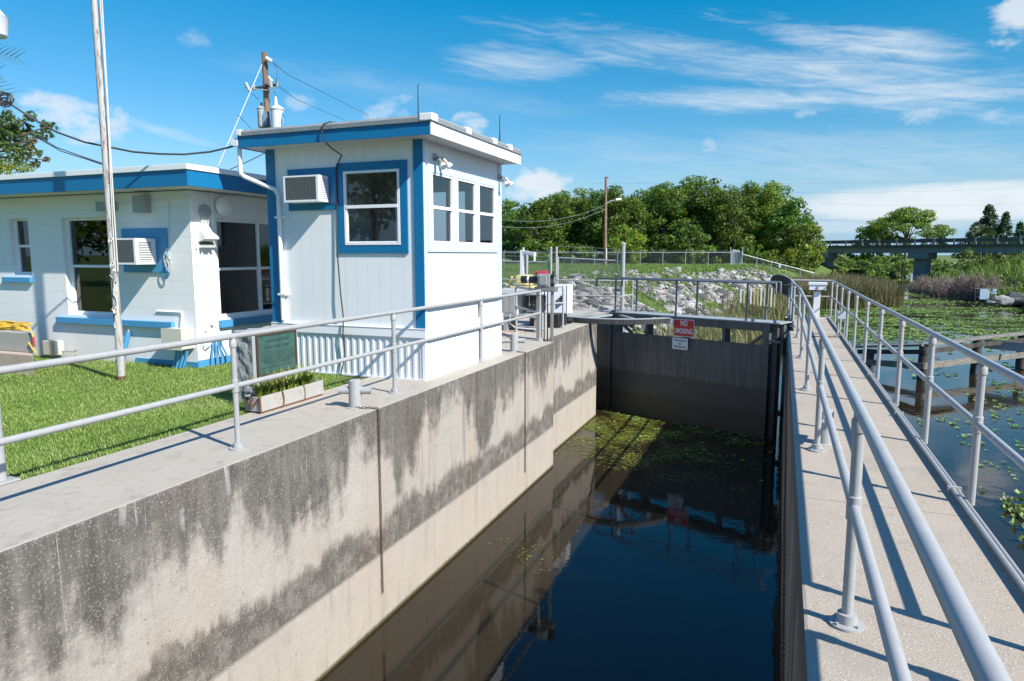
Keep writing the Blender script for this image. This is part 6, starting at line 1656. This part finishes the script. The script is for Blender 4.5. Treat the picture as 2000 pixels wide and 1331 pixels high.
        tree('tree' if i < 3 else 'bush', (p.x, p.y, z), top-z, hw/FPX*dp, lab, 'tree' if i < 3 else 'bush', None, 330+i, mt, leaf=.3, per=40, nclump=30, trunk=.15, base_frac=0)
    for i, (u, v, dp, hw, mt, lab) in enumerate([(1628, 497, 138, 22, 'leafA', 'dark bush filling the left bay under the bridge'), (1652, 500, 134, 24, 'leafA', 'dark bush second from the left pier under the bridge'), (1680, 498, 138, 26, 'leafA', 'dark bush left of the middle of the span'),
            (1708, 499, 134, 26, 'leafA', 'dark bush at the middle of the span'), (1736, 498, 138, 26, 'leafA', 'dark bush right of the middle of the span'), (1765, 500, 132, 24, 'leafA', 'dark bush just left of the wide pier'), (1832, 498, 125, 24, 'leafA', 'dark bush right of the wide pier under the girder'),
            (1640, 522, 112, 20, 'leafB', 'low olive bush above the reeds at the left'), (1700, 520, 108, 24, 'leafA', 'low green bush behind the reeds'), (1725, 524, 102, 22, 'shrub', 'low bright bush at the back of the reeds')]):
        p = at(u, 498, dp); z = max(float(hgt(p.x, p.y)), WZ); top = at(u, v, dp).z
        tree('bush', (p.x, p.y, z), max(1.2, top-z), hw/FPX*dp, lab, 'bush', 'bushes under the bridge', 360+i, mt, leaf=.24, per=60, nclump=26, trunk=.08, base_frac=-.05)
    # trees above the bridge
    p = at(1768, 498, 150); tree('spreading_tree', (p.x, p.y, .5), at(1768, 404, 150).z-.5, 10.2, 'wide spreading olive tree rising above the bridge', seed=401, mat='leafB', kind='umbrella', leaf=.2, per=75, base_frac=.25, nclump=70, trunk=.35)
    p = at(1705, 498, 155); tree('tree', (p.x, p.y, .5), at(1700, 444, 155).z-.5, 5.2, 'low green tree at the left foot of the spreading tree', seed=402, mat='leafB', leaf=.3, nclump=36)
    for i, (u, v, dp, w, lab) in enumerate([(1925, 397, 150, 5.2, 'tallest pointed conifer above the bridge'), (1902, 432, 146, 5.0, 'low dark conifer left of the tallest one'), (1958, 411, 148, 3.6, 'narrow pointed conifer right of the tallest one'), (1988, 430, 150, 3.2, 'small pointed conifer at the right edge'), (2030, 420, 150, 4, 'conifer just outside the right edge')]):
        p = at(u, 498, dp); tree('conifer', (p.x, p.y, .8), at(u, v, dp).z-.8, w, lab, group='conifers above the bridge', seed=420+i, mat='leafC', kind='cone', leaf=.2, per=90, base_frac=.04, nclump=190, trunk=.18)
    # palms
    for i, (u, v, dp, lab) in enumerate([(1915, 447, 140, 'fan palm in front of the conifers above the bridge'), (1822, 455, 142, 'fan palm at the right foot of the spreading tree')]):
        p = at(u, 498, dp); ztop = at(u, v+9, dp).z; t = thing('palm_tree', (p.x, p.y, .6), lab, 'palm', 'fan palms above the bridge')
        b = MB(); b.tube([(p.x, p.y, .2), (p.x, p.y, ztop-.6)], .2, 9); b.build('trunk', M['bark'], t, smooth=True)
        r = np.random.default_rng(50+i); V = []; Q = []; R_ = []
        for k in range(46):
            a = r.uniform(0, 6.28); el = r.uniform(-.6, 1.3); d = Vector((math.cos(a)*math.cos(el), math.sin(a)*math.cos(el), math.sin(el))); c = Vector((p.x, p.y, ztop-.6))+d*1.5; q = r.random()
            s = d.cross(Vector((0, 0, 1))).normalized(); up = s.cross(d)
            for j in range(9):
                th = -1.2+2.4*j/8; e = (d*math.cos(th)+s*math.sin(th)).normalized(); o = s*math.cos(th)-d*math.sin(th); n0 = len(V)
                V += [tuple(c-o*.04), tuple(c+o*.04), tuple(c+e*1.0+o*.05-Vector((0, 0, .15))), tuple(c+e*1.25-Vector((0, 0, .45)))]; Q.append((n0, n0+1, n0+2, n0+3)); R_ += [q]*4
        np_mesh('fronds', V, Q, M['palm'], R_, parent=t)
    # shrubs on the right bank
    sh = [(1838, 512, 88, 26, 'leafA', 'dark green bush right of the wide bridge pier'), (1872, 508, 86, 30, 'shrub', 'light green bush on the right bank below the bridge'), (1893, 482, 84, 22, 'shrub', 'tall bright sapling overlapping the bridge girder'),
          (1915, 506, 84, 34, 'leafA', 'mid green bush in the middle of the right bank'), (1950, 502, 82, 34, 'shrub', 'bright bush right of the middle of the right bank'), (1990, 496, 80, 38, 'shrub', 'bright yellowish bush at the right edge of the bank'), (2040, 492, 78, 36, 'shrub', 'bush just beyond the right edge of the bank'),
          (1975, 548, 66, 34, 'leafA', 'dark bush over the pale notice boards'), (2005, 556, 62, 34, 'leafC', 'dark bush at the far right water edge'), (1850, 545, 84, 24, 'leafA', 'low dark bush behind the bare shrubs'), (1905, 543, 83, 26, 'leafA', 'low bush above the bare shrubs')]
    for i, (u, v, dp, hw, mt, lab) in enumerate(sh):
        p = at(u, 498, dp); z = max(float(hgt(p.x, p.y)), WZ+.1); top = at(u, v, dp).z
        tree('bush', (p.x, p.y, z), max(1.4, top-z), hw/FPX*dp, lab, 'bush', 'bushes on the right bank', 500+i, mt, leaf=.20, per=70, nclump=30, trunk=.06, base_frac=0)
    # bare pinkish shrubs at the waterline
    for i, (u, dp, hw, hh, lab) in enumerate([(1808, 77, 24, 2.4, 'bare pinkish shrub at the water by the wide pier'), (1845, 72, 26, 2.7, 'bare pinkish shrub with dense twigs left of the pale stems'), (1882, 67.5, 22, 3.0, 'bare shrub with pale upright stems'), (1912, 65, 26, 3.2, 'bare pinkish shrub behind the pale notice boards'), (1945, 63, 24, 3.0, 'rightmost bare pinkish shrub')]):
        p = at(u, 498, dp); z = WZ-.1; r = np.random.default_rng(600+i); n = 2600; w = hw/FPX*dp
        a = r.uniform(0, 6.28, n); rad = w*np.sqrt(r.random(n)); X = p.x+rad*np.cos(a); Y = p.y+rad*np.sin(a)*.7; zz = z+hh*.75*r.random(n)*(1-(rad/w)**2*.6)
        V = []; Q = []; R_ = []
        dirs = r.normal(0, .7, (n, 3)); dirs[:, 2] = np.abs(dirs[:, 2])+.5; dirs /= np.linalg.norm(dirs, axis=1)[:, None]; L = r.uniform(.3, .8, n)
        for k in range(n):
            q = Vector((X[k], Y[k], zz[k])); d = Vector(dirs[k]); s = d.cross(Vector((r.normal(), r.normal(), .1))).normalized()*.014; n0 = len(V)
            V += [q-s, q+s, q+d*L[k]+s*.4, q+d*L[k]-s*.4]; Q.append((n0, n0+1, n0+2, n0+3)); R_ += [r.random()]*4
        t = thing('bare_shrub', (p.x, p.y, z), lab, 'shrub', 'bare shrubs at the waterline')
        np_mesh('twigs', [tuple(v) for v in V], Q, M['twig'], R_, parent=t)
        b = MB()
        for k in range(9):
            x, y = p.x+r.uniform(-w*.6, w*.6), p.y+r.uniform(-.5, .5); b.tube([(x, y, z), (x+r.uniform(-.2, .2), y, z+hh*.5), (x+r.uniform(-.5, .5), y, z+hh*r.uniform(.7, 1))], .035, 5, True, .012)
        b.build('stems', M['pole' if i != 2 else 'planter'], t, smooth=True)
    # notice boards and fence posts by the right shore
    p = at(1922, 574, 60)
    for (u0, u1, v0, v1, lab) in ((1913, 1931, 565, 585, 'pale blue notice board among the bare shrubs'), (1938, 1946, 565, 575, 'smaller pale notice beside the larger board')):
        a = at(u0, v1, 60); c = at(u1, v0, 60); t = thing('notice_board', ((a.x+c.x)/2, a.y, WZ), lab, 'sign'); b = MB(); b.box(a.x, c.x, a.y, a.y+.04, a.z, c.z); b.build('board', M['pale'], t, bevel=.01)
        b = MB(); b.cyl((a.x+.05, a.y+.07, WZ-.3), (a.x+.05, a.y+.07, c.z), .03, 8); b.build('leg', M['dark'], t, split=True)
    for (u, v0, v1, lab) in ((1904, 603, 556, 'dark thin post standing in the water left of the notice board'), (1981, 580, 545, 'dark thin post right of the notice boards')):
        a = at(u, v0, 60); c = at(u, v1, 60); b = MB(); b.cyl(a, c, .045, 8); tag(b.build('post', M['dark']), lab, 'post')
    b = MB(); b.tube([at(1904, 564, 60), at(1981, 563, 60)], .02, 6); tag(b.build('rail', M['dark']), 'dark horizontal rail joining the two shore posts', 'rail')
    r = random.Random(77); hulls = [rock_hull(s) for s in (70, 71, 72)]
    for k, (u, v, s) in enumerate([(1960, 588, 1.0), (1985, 585, 1.3), (2005, 592, 1.2), (1945, 583, .5), (1972, 598, .7), (1935, 590, .4), (1998, 604, .8)]):
        p = at(u, v, 57); o = bpy.data.objects.new('boulder', hulls[k % 3]); COL.objects.link(o); o.location = p; o.scale = (s, s, s*.8); o.rotation_euler = (0, 0, r.uniform(0, 6)); tag(o, 'dark boulder piled on the shore at the far right', 'boulder', 'boulders on the right shore')
forest()

def left_tree():
    # broad leaved branch at the left edge and a fuzzy shrub below
    t = thing('magnolia_tree', tuple(at(-120, 560, 17)), 'dark large leaved tree reaching in above the office at the left edge', 'tree')
    r = np.random.default_rng(90); C = []; Rr = []
    for (u, v, rp) in [(10, 245, 24), (40, 250, 20), (58, 228, 12), (20, 275, 26), (55, 270, 16), (75, 262, 10), (92, 245, 9), (88, 250, 10), (100, 245, 7), (30, 300, 20), (60, 295, 14), (85, 268, 8), (68, 320, 9), (90, 312, 6), (76, 300, 7), (-30, 260, 40), (-60, 300, 50), (-50, 220, 35), (15, 225, 12), (44, 310, 10), (98, 263, 6), (112, 250, 4)]:
        p = at(u, v, 17+r.uniform(-.8, .8)); C.append(tuple(p)); Rr.append(rp/FPX*17)
    V, Q, R_ = leaf_cloud(r, C, Rr, 2300, .062, squash=.9); np_mesh('crown', V, Q, M['leafD'], R_, parent=t)
    b = MB(); a = at(-140, 500, 17); b.tube([(a.x, a.y, -.1), tuple(at(-120, 400, 17)), tuple(at(-60, 300, 17))], .2, 9, True, .1)
    for (u, v) in ((10, 245), (58, 228), (100, 245), (90, 312), (60, 290), (85, 268)): b.tube([at(-70, 310, 17), at((u-70)/2, (v+320)/2-8, 17), at(u, v, 17)], .05, 6, True, .012)
    b.build('trunk', M['bark'], t, smooth=True)
    t = thing('feathery_tree', tuple(at(-20, 520, 21)), 'feathery light green tree top above the office roof at the left edge', 'tree')
    C = []; Rr = []
    for (u, v, rp) in [(-10, 318, 22), (15, 322, 18), (38, 325, 16), (55, 328, 10), (0, 335, 25), (-40, 315, 25)]:
        C.append(tuple(at(u, v, 21+r.uniform(-.5, .5)))); Rr.append(rp/FPX*21)
    V, Q, R_ = leaf_cloud(r, C, Rr, 2600, .045, squash=.9); np_mesh('crown', V, Q, M['leafB'], R_, parent=t)
    a = at(-20, 500, 21); b = MB(); b.cyl((a.x, a.y, 0), at(-10, 325, 21), .12, 8, .04); b.build('trunk', M['bark'], t, smooth=True)
    # palm fronds touching the left border
    t = thing('palm_tree', tuple(at(-180, 540, 15)), 'palm whose frond tips show at the upper left edge', 'palm')
    a = at(-180, 500, 15); hub = at(-150, 120, 15); b = MB(); b.tube([(a.x, a.y, 0), tuple(at(-165, 300, 15)), tuple(hub)], .15, 10); b.build('trunk', M['bark'], t, smooth=True)
    V = []; Q = []; R_ = []
    for k in range(26):
        an = k/26*6.28; tip = hub+CR*math.cos(an)*1.75+Vector((0, 0, math.sin(an)*1.2))+CF*r.uniform(-.8, .8); md = hub.lerp(tip, .55)+Vector((0, 0, .25)); q = r.random()
        for j in range(26):
            f = .25+.75*j/25; c = hub.lerp(md, f*2) if f < .5 else md.lerp(tip, f*2-1); d = (tip-hub).normalized(); e = (d*.8+Vector((0, 0, -.8 if j % 2 else .5))).normalized()*.32; s = CF*.012+CR*.008; n0 = len(V)
            V += [tuple(c-s), tuple(c+s), tuple(c+e+s*.2), tuple(c+e-s*.2)]; Q.append((n0, n0+1, n0+2, n0+3)); R_ += [q]*4
    np_mesh('fronds', V, Q, M['palm'], R_, parent=t)
left_tree()

# trees that stand behind the viewer and show in the window panes
for i, (x, y, h, w) in enumerate([(-30, -16, 8, 4.5), (-23, -19, 9, 5), (-16, -18, 8.5, 4.5), (-10, -22, 9, 5), (-38, -14, 9, 5), (-3, -30, 9, 5)]):
    tree('tree', (x, y, 0), h, w, ['round tree behind the viewer, far left of the lawn', 'broad tree behind the viewer on the lawn', 'green tree behind the viewer near the lock', 'tree behind the viewer close to the chamber', 'outermost tree behind the viewer', 'tree behind the viewer beyond the lock end'][i], group='trees behind the viewer', seed=700+i, mat='leafA', leaf=.26, per=40, nclump=34, base_frac=.1)

# ------------------------------------------------------------------ poles and wires
def sag(a, b, s, n=14):
    a = Vector(a); b = Vector(b); return [a.lerp(b, i/n)-Vector((0, 0, s*4*(i/n)*(1-i/n))) for i in range(n+1)]
def utility():
    D = 27.0; base = at(527, 520, D); base.z = 0; top = at(516.5, 103, D)
    px, py = top.x, top.y
    t = thing('utility_pole', (px, py, 0), 'weathered wooden utility pole with transformers behind the tower', 'utility pole')
    b = MB(); b.tube([(px+.02, py, -.2), (px, py, 3), (px, py, top.z)], .16, 14, True, .11); b.build('pole', M['pole'], t, smooth=True)
    zc = at(517, 170, D).z
    b = MB(); L_ = at(492, 174, D); R_ = at(541, 166, D); b.bar(L_, R_, .09, .09); b.build('crossarm', M['dark'], t, bevel=.01)
    def ins(u0, v0, u1, v1, r):
        p = at(u0, v0, D-.15); q = at(u1, v1, D-.15); pts = [p.lerp(q, i/6) for i in range(7)]; bb = MB()
        for i in range(6): bb.cyl(pts[i], pts[i].lerp(pts[i+1], .55), r, 10, r*.75)
        bb.cyl(p, q, r*.45, 8); return bb
    for args in ((480, 163, 487, 178, .075), (542, 161, 541, 172, .06), (527, 156, 530, 173, .08), (496, 165, 496, 176, .05), (524, 151, 533, 160, .06), (520, 114, 531, 121, .09)):
        bb = ins(*args); bb.build('insulator', M['xfmr'], t, smooth=True)
    b = MB(); b.bar(at(478, 172, D-.1), at(540, 178, D-.1), .03, .03); b.build('hardware_bar', M['grey'], t)
    def transformer(u, v0, v1, wpx, mat, dd):
        p = at(u, v1, D+dd); q = at(u, v0, D+dd); r = wpx/2/FPX*D; H_ = q.z-p.z
        b = MB(); b.lathe((p.x, p.y, p.z), [(r*.8, 0), (r*.95, .02), (r*.95, H_*.84), (r*1.08, H_*.85), (r*1.08, H_*.89), (r*.85, H_*.93), (r*.3, H_)], 24); o = b.build('transformer', M[mat], t, smooth=True)
        b = MB()
        for k in range(3): b.tube([(p.x+r*.95+.03+k*.07, p.y-.08, p.z+.05), (p.x+r*.95+.05+k*.09, p.y-.08, p.z+H_*.55), (p.x+r+.02, p.y, p.z+H_*.75)], .02, 6)
        b.build('bushing_lead', M['blue2'], o, smooth=True, split=True)
        return p, q
    p, q = transformer(543.5, 207, 270, 25, 'xfmr', -.2)
    bb = MB(); c = at(539, 210, D-.2); bb.tube([c, c+Vector((0, 0, .12)), c+Vector((0, 0, .24)), c+Vector((0, 0, .40))], .09, 12, True, .05); bb.build('bushing', M['xfmr'], t, smooth=True)
    transformer(511, 208, 250, 14, 'grey', .25)
    bb = MB(); c = at(511, 209, D+.2); bb.cyl(c, c+Vector((0, 0, .15)), .05, 8); bb.build('bushing', M['dark'], t, smooth=True)
    b = MB(); b.tube([at(532, 122, D), at(541, 134, D), at(541.5, 150, D), at(538, 164, D)], .012, 5); b.tube([at(532, 174, D), at(541, 188, D), at(540, 205, D)], .012, 5); b.tube([at(505, 222, D-.2), at(504, 240, D-.2), at(511, 252, D-.2)], .02, 5); b.build('jumper_wire', M['wire'], t, split=True)
    b = MB(); b.tube([at(512, 126, D), at(424, 330, D-2.0)], .016, 6); tag(b.build('guy_wire', M['rope']), 'white guy wire slanting down from the utility pole to the left', 'wire')
    W_ = 'overhead wires by the utility pole'
    for (pts, r, lab) in (([at(531, 121, D), at(560, 145, D+4), at(722, 227, D+30)], .013, 'upper wire running right from the pole top'), ([at(543, 168, D), at(580, 195, D+6), at(675, 236, D+30)], .013, 'lower wire running right from the crossarm'),
                          ([at(485, 178, D), at(505, 194, D-2)], .01, 'short wire below the left insulators'),
                          ([at(465, 225, D-4), at(492, 253, D+2)], .01, 'short wire end below the pole left side')):
        b = MB(); b.tube(pts, r, 5); tag(b.build('wire', M['wire']), lab, 'wire', W_)
    b = MB(); b.tube([at(-40, 185, 9), at(-5, 192, 9.1), at(20, 203, 9.2), at(60, 230, 9.3), at(110, 258, 9.4), at(165, 278, 9.5), at(210, 287, 9.6), at(260, 297, 9.7), at(310, 301, 9.75), at(360, 302, 9.8), at(410, 297, 9.9), at(440, 290, 9.95), at(466, 283, 9.98)], .014, 7)
    tag(b.build('overhead_cable', M['wire'], smooth=True), 'thick black service cable sagging from the left edge to the tower eave', 'cable')
    b = MB(); r = random.Random(6)
    for k in range(6):
        c = at(r.uniform(-4, 16), r.uniform(190, 202), 9.1); rr = r.uniform(.03, .09)
        b.tube([c+CR*rr*1.4*math.cos(a)+Vector((0, 0, rr*math.sin(a))) for a in np.linspace(k, k+6.2, 12)], .009, 5)
    tag(b.build('cable_loop', M['wire'], smooth=True), 'tangled loops of black cable hanging at the left edge', 'cable')
    for (pts, r, lab) in (([at(70, 265, 16), at(110, 288, 15), at(160, 306, 14), at(210, 323, 13.4)], .012, 'upper of the two wires landing on the office roof'), ([at(70, 268, 16), at(120, 296, 15), at(165, 310, 14), at(210, 325, 13.4)], .012, 'lower of the two wires landing on the office roof'),
                          ([at(450, 331, 16), at(480, 318, 16), at(525, 296, 17)], .012, 'thin wire passing behind the tower downspout')):
        b = MB(); b.tube(pts, r, 5); tag(b.build('wire', M['wire']), lab, 'wire', 'service wires over the office')
    # far pole with street light
    D2 = 80; p = at(1182, 512, D2); tp = at(1183.5, 346, D2)
    t = thing('street_light_pole', (p.x, p.y, p.z), 'tall brown wooden pole with a street light arm before the far trees', 'street light')
    b = MB(); b.tube([(p.x, p.y, p.z-.4), (tp.x, tp.y, tp.z)], .22, 10, True, .13); b.build('pole', M['pole'], t, smooth=True)
    b = MB(); b.bar(at(1181, 347.5, D2), at(1188, 347.5, D2), .12, .12); b.build('top_bracket', M['dark'], t)
    b = MB(); b.tube([at(1185, 398, D2), at(1192, 393, D2), at(1205, 390.5, D2)], .06, 8); b.build('arm', M['fencegrey'], t, smooth=True)
    b = MB(); b.tube([at(1203, 391, D2), at(1206, 390.3, D2), at(1211, 389.8, D2), at(1213.5, 390, D2)], .16, 10); b.build('lamp_head', M['trim'], t, smooth=True)
    b = MB(); b.cyl(at(1184, 486, D2-.2), at(1184, 507, D2-.2), .09, 8); b.build('cable_guard', M['beige'], t)
    for (v0, v1, u1, dd, lab) in ((400, 428, 975, 70, 'upper faint wire crossing the wood left of the street light'), (408, 442, 975, 70, 'lower faint wire crossing the wood left of the street light')):
        b = MB(); b.tube(sag(at(1183, v0, D2), at(u1, v1, dd), .9), .012, 5); tag(b.build('wire', M['fencegrey']), lab, 'wire', 'wires to the street light pole')
    for (u0, v0, u1, v1, lab) in ((1150, 358, 2050, 349, 'topmost faint power line above the bridge'), (1500, 376, 2050, 364, 'second faint power line above the bridge'), (1600, 398, 2050, 396, 'third faint power line above the bridge'), (1600, 430, 2050, 428, 'lowest faint power line above the bridge')):
        b = MB(); b.tube(sag(at(u0, v0, 170), at(u1, v1, 170), .6), .014, 5); tag(b.build('power_line', M['wire']), lab, 'power line', 'power lines above the bridge')
utility()
